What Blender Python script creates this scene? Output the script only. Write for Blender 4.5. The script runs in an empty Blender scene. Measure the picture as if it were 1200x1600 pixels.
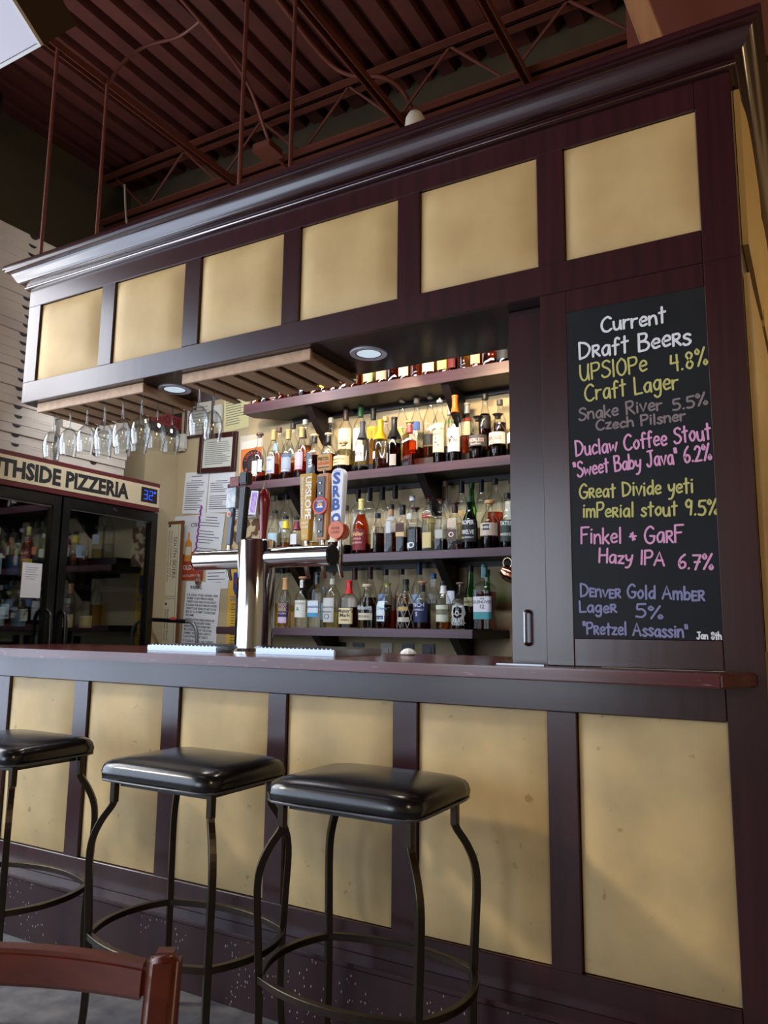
import bpy, bmesh, math, random
from mathutils import Vector, Matrix
R = random.Random(7)
PI = math.pi
SC = bpy.context.scene
COL = SC.collection
def lin(r, g, b):
    f = lambda c: (c/255/12.92 if c/255 <= .04045 else ((c/255+.055)/1.055)**2.4)
    return (f(r), f(g), f(b), 1)

# ------------------------------------------------------------------ camera, exposure, world, lights
cam = bpy.data.cameras.new('camera'); co = bpy.data.objects.new('camera', cam); COL.objects.link(co); SC.camera = co
yaw, pit, rol = math.radians(29.6145), math.radians(8.559), math.radians(.6702)
fw = Vector((-math.sin(yaw)*math.cos(pit), math.cos(yaw)*math.cos(pit), math.sin(pit)))
rt = fw.cross(Vector((0, 0, 1))).normalized(); up = rt.cross(fw)
r2 = rt*math.cos(rol)+up*math.sin(rol); u2 = -rt*math.sin(rol)+up*math.cos(rol)
m = Matrix((r2, u2, -fw)).transposed().to_4x4(); m.translation = (.2087, -2.0905, 1.1674)
co.matrix_world = m
cam.sensor_fit = 'VERTICAL'; cam.sensor_height = 36; cam.lens = 36*1202.59/1600; cam.clip_start = .05
SC.view_settings.view_transform = 'Standard'; SC.view_settings.look = 'None'
SC.view_settings.gamma = 1; SC.view_settings.use_curve_mapping = False
SC.view_settings.exposure = 0.0
try:
    SC.cycles.transparent_max_bounces = 40; SC.cycles.max_bounces = 10
except Exception: pass
w = bpy.data.worlds.new('world'); SC.world = w; w.use_nodes = True
w.node_tree.nodes['Background'].inputs[0].default_value = (.6, .75, 1, 1)
w.node_tree.nodes['Background'].inputs[1].default_value = .6

def area(name, loc, rot, sx, sy, power, col):
    l = bpy.data.lights.new(name, 'AREA'); l.shape = 'RECTANGLE'; l.size = sx; l.size_y = sy; l.energy = power; l.color = col
    o = bpy.data.objects.new(name, l); COL.objects.link(o); o.location = loc; o.rotation_euler = rot; return o
def spot(name, loc, target, power, col, ang, blend=.5, rad=.03):
    l = bpy.data.lights.new(name, 'SPOT'); l.energy = power; l.color = col; l.spot_size = math.radians(ang); l.spot_blend = blend; l.shadow_soft_size = rad
    o = bpy.data.objects.new(name, l); COL.objects.link(o); o.location = loc
    o.rotation_euler = (Vector(target)-Vector(loc)).to_track_quat('-Z', 'Y').to_euler(); return o
def point(name, loc, power, col, rad=.06):
    l = bpy.data.lights.new(name, 'POINT'); l.energy = power; l.color = col; l.shadow_soft_size = rad
    o = bpy.data.objects.new(name, l); COL.objects.link(o); o.location = loc; return o
WARM = (1, .74, .42)
area('left_window_daylight', (-4.3, -3.25, 2.0), (0, -PI/2, 0), 3.1, 6.0, 270, (.69, .81, 1))
area('added_left_window_glow', (-4.28, -.95, 2.65), (0, -PI/2, 0), 1.7, 1.3, 48, (1, .93, .86))  # added area lamp, brightens the reflection at the left end; no known facade
area('front_window_daylight', (-3.1, -7.15, 1.75), (PI/2, 0, 0), 1.9, 2.4, 95, (.8, .88, 1))
sun = bpy.data.lights.new('low_sun', 'SUN'); sun.energy = 1.3; sun.angle = .07; sun.color = (1, .86, .66)
so = bpy.data.objects.new('low_sun', sun); COL.objects.link(so); so.location = (-8, -5, 6); so.rotation_euler = Vector((.18, .11, -.125)).to_track_quat('-Z', 'Y').to_euler()
for x_, p_ in ((-.85, 66), (-1.35, 72), (-1.9, 54), (-2.45, 36)): spot('added_shelf_spot', (x_, .47, 2.62), (x_-.02, 1.45, 2.33), p_, WARM, 46, .35, .025)  # added spots hidden behind the canopy to light the shelves, no known fixtures
sl_ = area('added_back_bar_fill', (-1.9, .47, 2.5), (math.radians(52), 0, 0), 2.6, .06, 24, (.86, .92, 1))  # added unseen fill behind the canopy for the papers and back bar
point('side_wall_lamp', (1.15, .9, 2.2), 14, (1, .72, .36), .15)
point('added_warm_fill', (1.6, -2.6, 3.0), 80, (1, .74, .45), .25)  # added fill that warms the right side and upper panels, not a known lamp
point('added_notice_fill', (-2.55, .75, 2.75), 13, (.95, .95, 1), .2)  # added fill to brighten the papers on the wall, no lamp known here

# ------------------------------------------------------------------ materials
MATS = {}
def nmat(name):
    mt = bpy.data.materials.new(name); mt.use_nodes = True
    return mt, mt.node_tree.nodes, mt.node_tree.links
def pmat(name, c, rough=.5, metal=0, spec=.5, c2=None, scale=8, stretch=(1, 1, 1), bump=0, detail=4, lo=.35, hi=.65, coat=0, emis=None, alpha=None):
    if name in MATS: return MATS[name]
    mt, N, L = nmat(name); b = N['Principled BSDF']
    b.inputs['Base Color'].default_value = c; b.inputs['Roughness'].default_value = rough; b.inputs['Metallic'].default_value = metal
    b.inputs['Specular IOR Level'].default_value = spec; b.inputs['Coat Weight'].default_value = coat; b.inputs['Coat Roughness'].default_value = .2
    if emis: b.inputs['Emission Color'].default_value = c; b.inputs['Emission Strength'].default_value = emis
    if c2 is not None or bump:
        tc = N.new('ShaderNodeTexCoord'); mp = N.new('ShaderNodeMapping'); mp.inputs['Scale'].default_value = stretch
        nz = N.new('ShaderNodeTexNoise'); nz.inputs['Scale'].default_value = scale; nz.inputs['Detail'].default_value = detail
        L.new(tc.outputs['Object'], mp.inputs[0]); L.new(mp.outputs[0], nz.inputs['Vector'])
        if c2 is not None:
            cr = N.new('ShaderNodeValToRGB'); cr.color_ramp.elements[0].position = lo; cr.color_ramp.elements[1].position = hi
            cr.color_ramp.elements[0].color = c; cr.color_ramp.elements[1].color = c2
            L.new(nz.outputs['Fac'], cr.inputs[0]); L.new(cr.outputs[0], b.inputs['Base Color'])
        if bump:
            bp = N.new('ShaderNodeBump'); bp.inputs['Strength'].default_value = bump; bp.inputs['Distance'].default_value = .004
            L.new(nz.outputs['Fac'], bp.inputs['Height']); L.new(bp.outputs[0], b.inputs['Normal'])
    MATS[name] = mt; return mt
def col(r, g, b, rough=.5, metal=0):
    return pmat('paint_%d_%d_%d_%d_%d' % (r, g, b, rough*100, metal*10), lin(r, g, b), rough, metal)
def gmat(name, tint, edge=.5, refl=.06, rough=.02):
    """thin clear glass: coloured see-through with mirror highlights and darker rims"""
    if name in MATS: return MATS[name]
    mt, N, L = nmat(name); N.remove(N['Principled BSDF']); out = N['Material Output']
    tr = N.new('ShaderNodeBsdfTransparent'); gl = N.new('ShaderNodeBsdfGlossy'); gl.inputs['Roughness'].default_value = rough
    lw = N.new('ShaderNodeLayerWeight'); lw.inputs['Blend'].default_value = .35
    pw = N.new('ShaderNodeMath'); pw.operation = 'POWER'; pw.inputs[1].default_value = 2.1
    L.new(lw.outputs['Facing'], pw.inputs[0])
    mx = N.new('ShaderNodeMix'); mx.data_type = 'RGBA'
    mx.inputs['A'].default_value = (*tint, 1); mx.inputs['B'].default_value = (tint[0]*edge, tint[1]*edge, tint[2]*edge, 1)
    L.new(pw.outputs[0], mx.inputs['Factor']); L.new(mx.outputs['Result'], tr.inputs[0])
    lf = N.new('ShaderNodeLayerWeight'); lf.inputs['Blend'].default_value = .5
    fr = N.new('ShaderNodeMath'); fr.operation = 'POWER'; fr.inputs[1].default_value = 4.5; L.new(lf.outputs['Facing'], fr.inputs[0])
    ad = N.new('ShaderNodeMath'); ad.operation = 'MULTIPLY_ADD'; ad.inputs[1].default_value = .75; ad.inputs[2].default_value = refl+.02; ad.use_clamp = True
    L.new(fr.outputs[0], ad.inputs[0])
    ms = N.new('ShaderNodeMixShader'); L.new(ad.outputs[0], ms.inputs[0]); L.new(tr.outputs[0], ms.inputs[1]); L.new(gl.outputs[0], ms.inputs[2])
    L.new(ms.outputs[0], out.inputs['Surface']); MATS[name] = mt; return mt
def wood_mat(name, c, c2, rough, axis, scale=3.0, coat=.0):
    st = {'x': (.6, 12, 12), 'z': (12, 12, .6), 'y': (12, .6, 12)}[axis]
    return pmat(name, c, rough, 0, .5, c2, scale, st, .08, 5, .3, .7, coat)
CHERRY = wood_mat('dark_cherry_wood', lin(40, 12, 16), lin(56, 21, 25), .27, 'x', coat=.4)
CHERRYV = wood_mat('dark_cherry_wood_upright', lin(40, 12, 16), lin(56, 21, 25), .27, 'z', coat=.4)
CROWN = wood_mat('polished_cherry_moulding', lin(40, 14, 19), lin(52, 20, 26), .22, 'x', coat=1)
BARTOP = wood_mat('worn_cherry_bar_top', lin(66, 20, 22), lin(92, 36, 34), .22, 'x', coat=.3)
def add_wear(mt):
    N, L = mt.node_tree.nodes, mt.node_tree.links; b = N['Principled BSDF']; src = b.inputs['Base Color'].links[0].from_socket
    tc = N.new('ShaderNodeTexCoord'); mp = N.new('ShaderNodeMapping'); mp.inputs['Scale'].default_value = (14, 50, 90)
    n = N.new('ShaderNodeTexNoise'); n.inputs['Scale'].default_value = 1.2; n.inputs['Detail'].default_value = 8
    r = N.new('ShaderNodeValToRGB'); r.color_ramp.elements[0].position = .64; r.color_ramp.elements[1].position = .72
    L.new(tc.outputs['Object'], mp.inputs[0]); L.new(mp.outputs[0], n.inputs['Vector']); L.new(n.outputs['Fac'], r.inputs[0])
    mx = N.new('ShaderNodeMix'); mx.data_type = 'RGBA'; mx.inputs['B'].default_value = lin(128, 92, 102)
    L.new(r.outputs[0], mx.inputs['Factor']); L.new(src, mx.inputs['A']); L.new(mx.outputs['Result'], b.inputs['Base Color'])
add_wear(BARTOP)
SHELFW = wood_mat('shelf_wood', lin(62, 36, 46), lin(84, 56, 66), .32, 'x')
BRACK = pmat('bracket_wood_and_board_shade', lin(28, 18, 19), .5)
RACKW = wood_mat('pale_rack_wood', lin(168, 132, 100), lin(190, 154, 120), .5, 'y')
CHAIRW = wood_mat('red_brown_chair_wood', lin(74, 23, 13), lin(100, 37, 21), .36, 'x', 4)
VINYL = pmat('tan_suede_vinyl', lin(186, 156, 106), .55, 0, .3, lin(200, 170, 118), 5, (1, 1, 1), .12, 8)
def stained_vinyl():
    mt, N, L = nmat('stained_tan_vinyl'); b = N['Principled BSDF']; b.inputs['Roughness'].default_value = .55; b.inputs['Specular IOR Level'].default_value = .3
    tc = N.new('ShaderNodeTexCoord')
    n1 = N.new('ShaderNodeTexNoise'); n1.inputs['Scale'].default_value = 5; n1.inputs['Detail'].default_value = 9
    n2 = N.new('ShaderNodeTexNoise'); n2.inputs['Scale'].default_value = 26; n2.inputs['Detail'].default_value = 2
    for n in (n1, n2): L.new(tc.outputs['Object'], n.inputs['Vector'])
    c1 = N.new('ShaderNodeValToRGB'); c1.color_ramp.elements[0].position = .33; c1.color_ramp.elements[1].position = .6
    c1.color_ramp.elements[0].color = lin(178, 156, 114); c1.color_ramp.elements[1].color = lin(200, 173, 123)
    c2 = N.new('ShaderNodeValToRGB'); c2.color_ramp.elements[0].position = .7; c2.color_ramp.elements[1].position = .76
    c2.color_ramp.elements[0].color = (1, 1, 1, 1); c2.color_ramp.elements[1].color = (.72, .68, .62, 1)
    L.new(n1.outputs['Fac'], c1.inputs[0]); L.new(n2.outputs['Fac'], c2.inputs[0])
    mx = N.new('ShaderNodeMix'); mx.data_type = 'RGBA'; mx.blend_type = 'MULTIPLY'; mx.inputs['Factor'].default_value = 1
    L.new(c1.outputs[0], mx.inputs['A']); L.new(c2.outputs[0], mx.inputs['B']); L.new(mx.outputs['Result'], b.inputs['Base Color'])
    bp = N.new('ShaderNodeBump'); bp.inputs['Strength'].default_value = .12; bp.inputs['Distance'].default_value = .004
    L.new(n1.outputs['Fac'], bp.inputs['Height']); L.new(bp.outputs[0], b.inputs['Normal'])
    return mt
VINYL2 = stained_vinyl()
def scuffed():
    mt, N, L = nmat('scuffed_kick_board'); b = N['Principled BSDF']; b.inputs['Roughness'].default_value = .38
    tc = N.new('ShaderNodeTexCoord'); mp = N.new('ShaderNodeMapping'); mp.inputs['Scale'].default_value = (60, 60, 26); mp.inputs['Rotation'].default_value = (0, .5, 0)
    v = N.new('ShaderNodeTexVoronoi'); v.inputs['Scale'].default_value = 1.6; v.inputs['Randomness'].default_value = 1
    n = N.new('ShaderNodeTexNoise'); n.inputs['Scale'].default_value = 4
    L.new(tc.outputs['Object'], mp.inputs[0]); L.new(mp.outputs[0], v.inputs['Vector']); L.new(tc.outputs['Object'], n.inputs['Vector'])
    a = N.new('ShaderNodeMath'); a.operation = 'LESS_THAN'; a.inputs[1].default_value = .16; L.new(v.outputs['Distance'], a.inputs[0])
    g = N.new('ShaderNodeMath'); g.operation = 'GREATER_THAN'; g.inputs[1].default_value = .55; L.new(n.outputs['Fac'], g.inputs[0])
    ml = N.new('ShaderNodeMath'); ml.operation = 'MULTIPLY'; L.new(a.outputs[0], ml.inputs[0]); L.new(g.outputs[0], ml.inputs[1])
    mx = N.new('ShaderNodeMix'); mx.data_type = 'RGBA'; mx.inputs['A'].default_value = lin(44, 20, 26); mx.inputs['B'].default_value = lin(170, 150, 150)
    L.new(ml.outputs[0], mx.inputs['Factor']); L.new(mx.outputs['Result'], b.inputs['Base Color']); return mt
SCUFF = scuffed()
CHROME = pmat('polished_steel', (.52, .52, .53, 1), .1, 1)
STEEL = pmat('brushed_steel', (.34, .36, .39, 1), .3, 1)
DKSTEEL = pmat('dark_steel_cap', (.06, .06, .07, 1), .3, 1)
STOOLM = pmat('dark_bronze_metal', lin(66, 58, 50), .32, .9)
LEATHER = pmat('black_vinyl_seat', lin(14, 14, 17), .22, 0, .6, lin(18, 18, 22), 40, (1, 1, 1), .05)
BLACKP = pmat('black_plastic', lin(14, 14, 15), .35)
BLACKM = pmat('black_enamel', lin(10, 10, 11), .25)
DARKIN = pmat('dark_fridge_interior', lin(16, 15, 16), .6)
WALLP = pmat('tan_wall_paint', lin(180, 162, 128), .7, 0, .3, lin(188, 170, 136), 3)
WALLSHADE = pmat('upper_wall_in_shade', lin(66, 56, 36), .8)  # same tan wall higher up, its lack of light put into the colour
DECKM = pmat('red_oxide_deck', lin(90, 44, 36), .55, 0, .4, lin(74, 36, 30), 3)
IRON = pmat('red_oxide_iron', lin(98, 49, 36), .5)
FLOORM = pmat('grey_concrete_floor', lin(92, 92, 96), .6, 0, .4, lin(122, 120, 122), 14, (1, 1, 1), .1, 8)
BOARD = pmat('chalkboard_black', lin(17, 19, 23), .55, 0, .25, lin(24, 27, 31), 4)
PAPER = pmat('white_paper', lin(224, 224, 226), .6)
CARD = pmat('white_cardboard', lin(198, 187, 174), .7, 0, .2, lin(188, 177, 164), 4)
INK = pmat('grey_ink', lin(96, 96, 102), .7)
INKB = pmat('black_ink', lin(30, 28, 28), .7)
GLASS = gmat('clear_glass', (.955, .965, .955), .16, .015)
WINEGL = gmat('wine_glass_crystal', (.97, .98, .98), .4, .07)
STEMGL = gmat('wine_glass_stem', (.86, .88, .9), .3, .2)
GREENGL = gmat('green_glass', (.12, .5, .12), .35, .03)
BROWNGL = gmat('amber_glass', (.5, .22, .06), .35, .03)
DKGL = gmat('dark_green_glass', (.05, .12, .05), .35, .03)
DOORGL = gmat('fridge_door_glass', (.8, .84, .84), .8, .10)
LIQ = {'amber': gmat('amber_spirit', (.86, .42, .10), .4, .0), 'brown': gmat('brown_spirit', (.62, .22, .06), .3, 0), 'dark': gmat('dark_spirit', (.24, .07, .035), .3, 0),
       'red': gmat('red_amber_spirit', (.8, .24, .05), .4, 0), 'clear': gmat('clear_spirit', (.92, .93, .91), .6, 0), 'gold': gmat('golden_spirit', (.9, .66, .2), .5, 0), 'pale': gmat('pale_straw_spirit', (.88, .82, .58), .6, 0)}
LIQ = dict(LIQ)

# ------------------------------------------------------------------ mesh helpers
class MB:
    def __init__(s): s.v = []; s.f = []; s.m = []; s.mats = []
    def mi(s, mt):
        if mt is None: return 0
        if mt not in s.mats: s.mats.append(mt)
        return s.mats.index(mt)
    def add(s, vs, fs, mt=None):
        o = len(s.v); k = s.mi(mt); s.v += [tuple(p) for p in vs]
        for f in fs: s.f.append([i+o for i in f]); s.m.append(k)
        return s
    def box(s, a, b, mt=None, M=None):
        (x0, y0, z0), (x1, y1, z1) = a, b
        vs = [Vector(p) for p in ((x0, y0, z0), (x1, y0, z0), (x1, y1, z0), (x0, y1, z0), (x0, y0, z1), (x1, y0, z1), (x1, y1, z1), (x0, y1, z1))]
        if M: vs = [M @ p for p in vs]
        return s.add(vs, [(0, 3, 2, 1), (4, 5, 6, 7), (0, 1, 5, 4), (1, 2, 6, 5), (2, 3, 7, 6), (3, 0, 4, 7)], mt)
    def prism(s, pts, d, mt=None):
        """polygon pts (3D, ccw seen from +d end) extruded by vector d"""
        n = len(pts); d = Vector(d); vs = [Vector(p) for p in pts]; vs += [p+d for p in vs]
        return s.add(vs, [tuple(range(n-1, -1, -1)), tuple(range(n, 2*n))]+[(i, (i+1) % n, n+(i+1) % n, n+i) for i in range(n)], mt)
    def tube(s, pts, r, n=8, mt=None, closed=False, sq=False):
        pts = [Vector(p) for p in pts]; rs = r if isinstance(r, (list, tuple)) else [r]*len(pts); N = len(pts); rings = []
        prev = None
        for i, p in enumerate(pts):
            if closed: t = (pts[(i+1) % N]-pts[i-1])
            else: t = pts[min(i+1, N-1)]-pts[max(i-1, 0)]
            t = t.normalized() if t.length > 1e-9 else Vector((0, 0, 1))
            if prev is None:
                a = t.cross(Vector((0, 0, 1)))
                if a.length < 1e-3: a = Vector((1, 0, 0)) if not sq else Vector((1, 0, 0))
            else: a = prev-t*prev.dot(t)
            a.normalize(); prev = a; b = t.cross(a)
            ph = PI/4 if (sq or n == 4) else 0
            rings.append([p+(a*math.cos(2*PI*k/n+ph)+b*math.sin(2*PI*k/n+ph))*rs[i] for k in range(n)])
        vs = [q for rg in rings for q in rg]; fs = []
        M = N if closed else N-1
        for i in range(M):
            j = (i+1) % N
            for k in range(n): fs.append((i*n+k, i*n+(k+1) % n, j*n+(k+1) % n, j*n+k))
        if not closed: fs += [tuple(range(n-1, -1, -1)), tuple((N-1)*n+k for k in range(n))]
        return s.add(vs, fs, mt)
    def lathe(s, prof, c=(0, 0, 0), n=20, mt=None, ex=2, M=None, cap=True, sy=1):
        vs = []; fs = []; c = Vector(c)
        for (r, z) in prof:
            for k in range(n):
                a = 2*PI*(k+.5)/n; ca, sa = math.cos(a), math.sin(a)
                q = (abs(ca)**ex+abs(sa)**ex)**(-1/ex)
                p = Vector((r*q*ca, r*q*sa*sy, z)); p = (M @ p) if M else p
                vs.append(p+c)
        P = len(prof)
        for i in range(P-1):
            for k in range(n): fs.append((i*n+k, i*n+(k+1) % n, (i+1)*n+(k+1) % n, (i+1)*n+k))
        if cap: fs += [tuple(range(n-1, -1, -1)), tuple((P-1)*n+k for k in range(n))]
        return s.add(vs, fs, mt)
    def build(s, name, mt=None, parent=None, smooth=None, bevel=0, seg=2):
        me = bpy.data.meshes.new(name)
        off = Vector((0, 0, 0)); q = parent
        while q: off += Vector(q.location); q = q.parent
        me.from_pydata([tuple(Vector(p)-off) for p in s.v], [], s.f)
        for x in (s.mats or [mt]): me.materials.append(x)
        if s.mats: me.polygons.foreach_set('material_index', s.m)
        bm = bmesh.new(); bm.from_mesh(me)
        bmesh.ops.recalc_face_normals(bm, faces=bm.faces)
        if bevel: bmesh.ops.bevel(bm, geom=[e for e in bm.edges if len(e.link_faces) == 2 and e.calc_face_angle(0) > .5], offset=bevel, segments=seg, affect='EDGES', clamp_overlap=True)
        bm.to_mesh(me); bm.free()
        if smooth is not None:
            me.shade_smooth(); me.set_sharp_from_angle(angle=math.radians(smooth))
        o = bpy.data.objects.new(name, me); COL.objects.link(o)
        if parent: o.parent = parent
        return o
def thing(name, loc, label, cat, group=None, rz=0):
    o = bpy.data.objects.new(name, None); COL.objects.link(o); o.location = loc; o.rotation_euler = (0, 0, rz); o.empty_display_size = .05
    return tag(o, label, cat, group)
def tag(o, label, cat, group=None):
    o['label'] = label; o['category'] = cat
    if group: o['group'] = group
    return o
def struct(o): o['kind'] = 'structure'; return o
def plab(o, l): o['label'] = l; return o
def dup(root, loc, label, rz=None):
    r = root.copy(); COL.objects.link(r); r.location = loc; r['label'] = label
    if rz is not None: r.rotation_euler = (0, 0, rz)
    for ch in list(root.children):
        c = ch.copy(); COL.objects.link(c); c.parent = r
        for g in list(ch.children):
            d = g.copy(); COL.objects.link(d); d.parent = c
    return r
def B(a, b, name, mt, parent=None, bevel=0): return MB().box(a, b).build(name, mt, parent, bevel=bevel)
def catmull(pts, n=5):
    P = [Vector(p) for p in pts]; out = []
    for i in range(len(P)-1):
        p0, p1, p2, p3 = P[max(i-1, 0)], P[i], P[i+1], P[min(i+2, len(P)-1)]
        for k in range(n):
            t = k/n; out.append(.5*((2*p1)+(p2-p0)*t+(2*p0-5*p1+4*p2-p3)*t*t+(3*p1-p0-3*p2+p3)*t**3))
    out.append(P[-1]); return out
_TX = {}
def text_geo(s, bold=0):
    """flat lettering, cap height 1, starting at x = 0"""
    k = (s, bold)
    if k in _TX: return _TX[k]
    cu = bpy.data.curves.new('lettering', 'FONT'); cu.body = s; cu.size = 1; cu.resolution_u = 2; cu.offset = bold; cu.fill_mode = 'FRONT'
    o = bpy.data.objects.new('lettering', cu); COL.objects.link(o)
    dg = bpy.context.evaluated_depsgraph_get(); me = o.evaluated_get(dg).to_mesh()
    vs = [v.co.copy() for v in me.vertices]; fs = [tuple(p.vertices) for p in me.polygons]
    o.evaluated_get(dg).to_mesh_clear(); bpy.data.objects.remove(o); bpy.data.curves.remove(cu)
    x0 = min((v.x for v in vs), default=0); x1 = max((v.x for v in vs), default=1)
    r = ([((v.x-x0)/.69, v.y/.69) for v in vs], fs, (x1-x0)/.69); _TX[k] = r; return r
def put_text(mb, s, org, ux, uz, h, width=None, align='l', bold=0, mt=None):
    vs, fs, w0 = text_geo(s, bold); k = h if width is None else width/w0; W = w0*k
    org = Vector(org); ux = Vector(ux); uz = Vector(uz); dx = {'l': 0, 'c': -W/2, 'r': -W}[align]
    mb.add([org+ux*(x*k+dx)+uz*(y*h) for x, y in vs], fs, mt); return W

# ------------------------------------------------------------------ setting
XL, YB, XR, YF, ZC = -4.15, 1.65, 4.2, -7.0, 4.4
struct(B((XL-.2, YF-.2, -.1), (XR+.2, YB+.2, 0), 'floor', FLOORM))
mb = MB(); mb.box((XL, YB, 0), (XR, YB+.12, 3.05), WALLP); mb.box((XL, YB, 3.05), (XR, YB+.12, ZC+.06), WALLSHADE)
struct(mb.build('wall_back'))
mb = MB()
mb.box((XL-.12, -.2, 0), (XL, YB, 3.3), WALLP); mb.box((XL-.12, -.2, 3.3), (XL, YB, ZC+.06), WALLSHADE)
mb.box((XL-.12, YF, 0), (XL, -6.3, ZC+.06), WALLP); mb.box((XL-.12, -6.3, 0), (XL, -.2, .4), WALLP); mb.box((XL-.12, -6.3, 3.6), (XL, -.2, ZC+.06), WALLP)
struct(mb.build('wall_left'))
struct(B((XL+.001, 1.36, 0), (-3.52, YB-.001, 3.0), 'wall_corner', WALLP))
mb = MB()
mb.box((XL, YF-.12, 0), (-4.1, YF, ZC)); mb.box((-2.1, YF-.12, 0), (XR, YF, ZC)); mb.box((-4.1, YF-.12, 0), (-2.1, YF, .5)); mb.box((-4.1, YF-.12, 3.0), (-2.1, YF, ZC))
struct(mb.build('wall_front', WALLP))
struct(B((XR, YF, 0), (XR+.12, YB, ZC+.06), 'wall_right', WALLP))
def window(name, a, b, ax, n):
    mb = MB(); lo, hi = Vector(a), Vector(b); t = .03
    def bar(p, q): mb.box(tuple(min(x, y) for x, y in zip(p, q)), tuple(max(x, y) for x, y in zip(p, q)))
    for k in range(n+1):
        c = lo[ax]+(hi[ax]-lo[ax])*k/n; p = lo.copy(); q = hi.copy(); p[ax] = c-t; q[ax] = c+t; bar(p, q)
    for z in (lo.z, lo.z+(hi.z-lo.z)*.68, hi.z):
        p = lo.copy(); q = hi.copy(); p.z = z-t; q.z = z+t; bar(p, q)
    struct(mb.build(name, BLACKM))
window('window_1', (XL-.1, -6.27, .43), (XL-.04, -.23, 3.57), 1, 7)
window('window_2', (-4.07, YF-.1, .53), (-2.13, YF-.04, 2.97), 0, 2)
# corrugated roof deck
prof = []; p = .1525; x = XL
while x < XR:
    prof += [(x, ZC), (x+.088, ZC), (x+.104, ZC+.05), (x+.136, ZC+.05)]; x += p
vs = [(a, y, z) for y in (YF, YB+.1) for a, z in prof]; n = len(prof)
struct(MB().add(vs, [(i, i+1, n+i+1, n+i) for i in range(n-1)]).build('ceiling', DECKM))
B((XL-.12, YF-.12, ZC+.06), (XR+.12, YB+.12, ZC+.1), 'trim_1', DECKM)['kind'] = 'structure'

# end wall of the bar with the chalkboard
ZT, XE = 1.07, .08
mb = MB()
def stile(x0, x1, z0, z1, y0=0, y1=.24): mb.box((x0, y0, z0), (x1, y1, z1))
stile(-.46, -.383, 1.071, 2.139); stile(-.012, .08, 0, 2.139, 0, .1)
mb.box((-.383, .008, 1.071), (-.012, .24, 2.139)); mb.box((-.383, 0, 1.071), (-.012, .008, 1.146)); mb.box((-.383, 0, 2.072), (-.012, .008, 2.139))
mb.box((-.012, .1, 0), (.08, 1.649, 2.69)); mb.box((-.012, 0, 2.139), (.08, .1, 2.69))
struct(mb.build('wall_end', CHERRYV, bevel=.002, seg=1))

# ------------------------------------------------------------------ bar counter
bar = thing('bar_counter', (-1.5, .2, 0), 'dark cherry bar counter with tan padded front panels and worn wooden top', 'bar counter')
XS = [-2.768, -2.366, -2.287, -1.893, -1.811, -1.413, -1.338, -.941, -.859, -.464, -.383, 0.0]
XS = [.913*v for v in (-3.032, -2.592, -2.505, -2.074, -1.984, -1.548, -1.466, -1.031, -.941, -.508, -.419, 0.0)]
ZB0, ZB1, ZU0, ZU1 = .301, .9495, 2.233, 2.588
mb = MB()
mb.box((-3.1, 0, ZB1), (-.0125, .03, 1.036)); mb.box((-3.1, 0, .2), (-.0125, .03, ZB0)); mb.box((-3.1, 0, ZB0), (XS[0], .03, ZB1))
for i in range(5): mb.box((XS[2*i+1], 0, ZB0), (XS[2*i+2], .03, ZB1))
mb.box((-3.1, .0301, .0), (-.02, .06, 1.036)); mb.box((-3.1, .06, 0), (-3.06, .6, 1.036))
mb.build('front_frame', CHERRYV, bar, bevel=.002, seg=1)
def cushion(x0, x1, z0, z1, y, name, mt, parent, bul=.018, side=None):
    nx, nz = 10, 12; vs = []; fs = []
    def f(t): return (1-abs(2*t-1)**6)
    for j in range(nz+1):
        for i in range(nx+1):
            u, v = i/nx, j/nz
            vs.append((x0+(x1-x0)*u, y-.003-bul*f(u)*f(v)**.8*1.0, z0+(z1-z0)*v))
    # finer rim
    for j in range(nz):
        for i in range(nx): a = j*(nx+1)+i; fs.append((a, a+1, a+nx+2, a+nx+1))
    rim = [i for i in range(nx+1)]+[j*(nx+1)+nx for j in range(1, nz+1)]+[nz*(nx+1)+i for i in range(nx-1, -1, -1)]+[j*(nx+1) for j in range(nz-1, 0, -1)]
    o = len(vs); vs += [(vs[k][0], y+.012, vs[k][2]) for k in rim]; L = len(rim)
    fs += [(rim[k], o+k, o+(k+1) % L, rim[(k+1) % L]) for k in range(L)]; fs.append(tuple(range(o+L-1, o-1, -1)))
    if side is not None: vs = [(side-(q[1]-y), q[0], q[2]) for q in vs]
    return MB().add(vs, fs).build(name, mt, parent, smooth=40)
for i in range(6): cushion(XS[2*i]+.002, XS[2*i+1]-.002, ZB0+.002, ZB1-.002, .016, 'padded_panel', VINYL2, bar)
B((-3.1, -.068, .0), (-.0125, 0, .205), 'kick_board', SCUFF, bar, .004)
B((-3.1, -.072, .205), (-.0125, 0, .217), 'ledge', CHERRY, bar, .003)
pl = [(-3.12, -.12), (-.007, -.12), (.062, -.002), (-.46, -.002), (-.46, .6), (-3.12, .6)]
mb = MB(); mb.prism([(x, y, 1.036) for x, y in pl], (0, 0, .034)); mb.build('bar_top', BARTOP, bar, bevel=.004)
B((-3.06, .2, .86), (-.5, .58, .88), 'under_shelf', CHERRY, bar)
B((-.6, -.02, 1.0702), (-.462, .0, 1.073), 'drip_edge', STEEL, bar)

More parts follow.
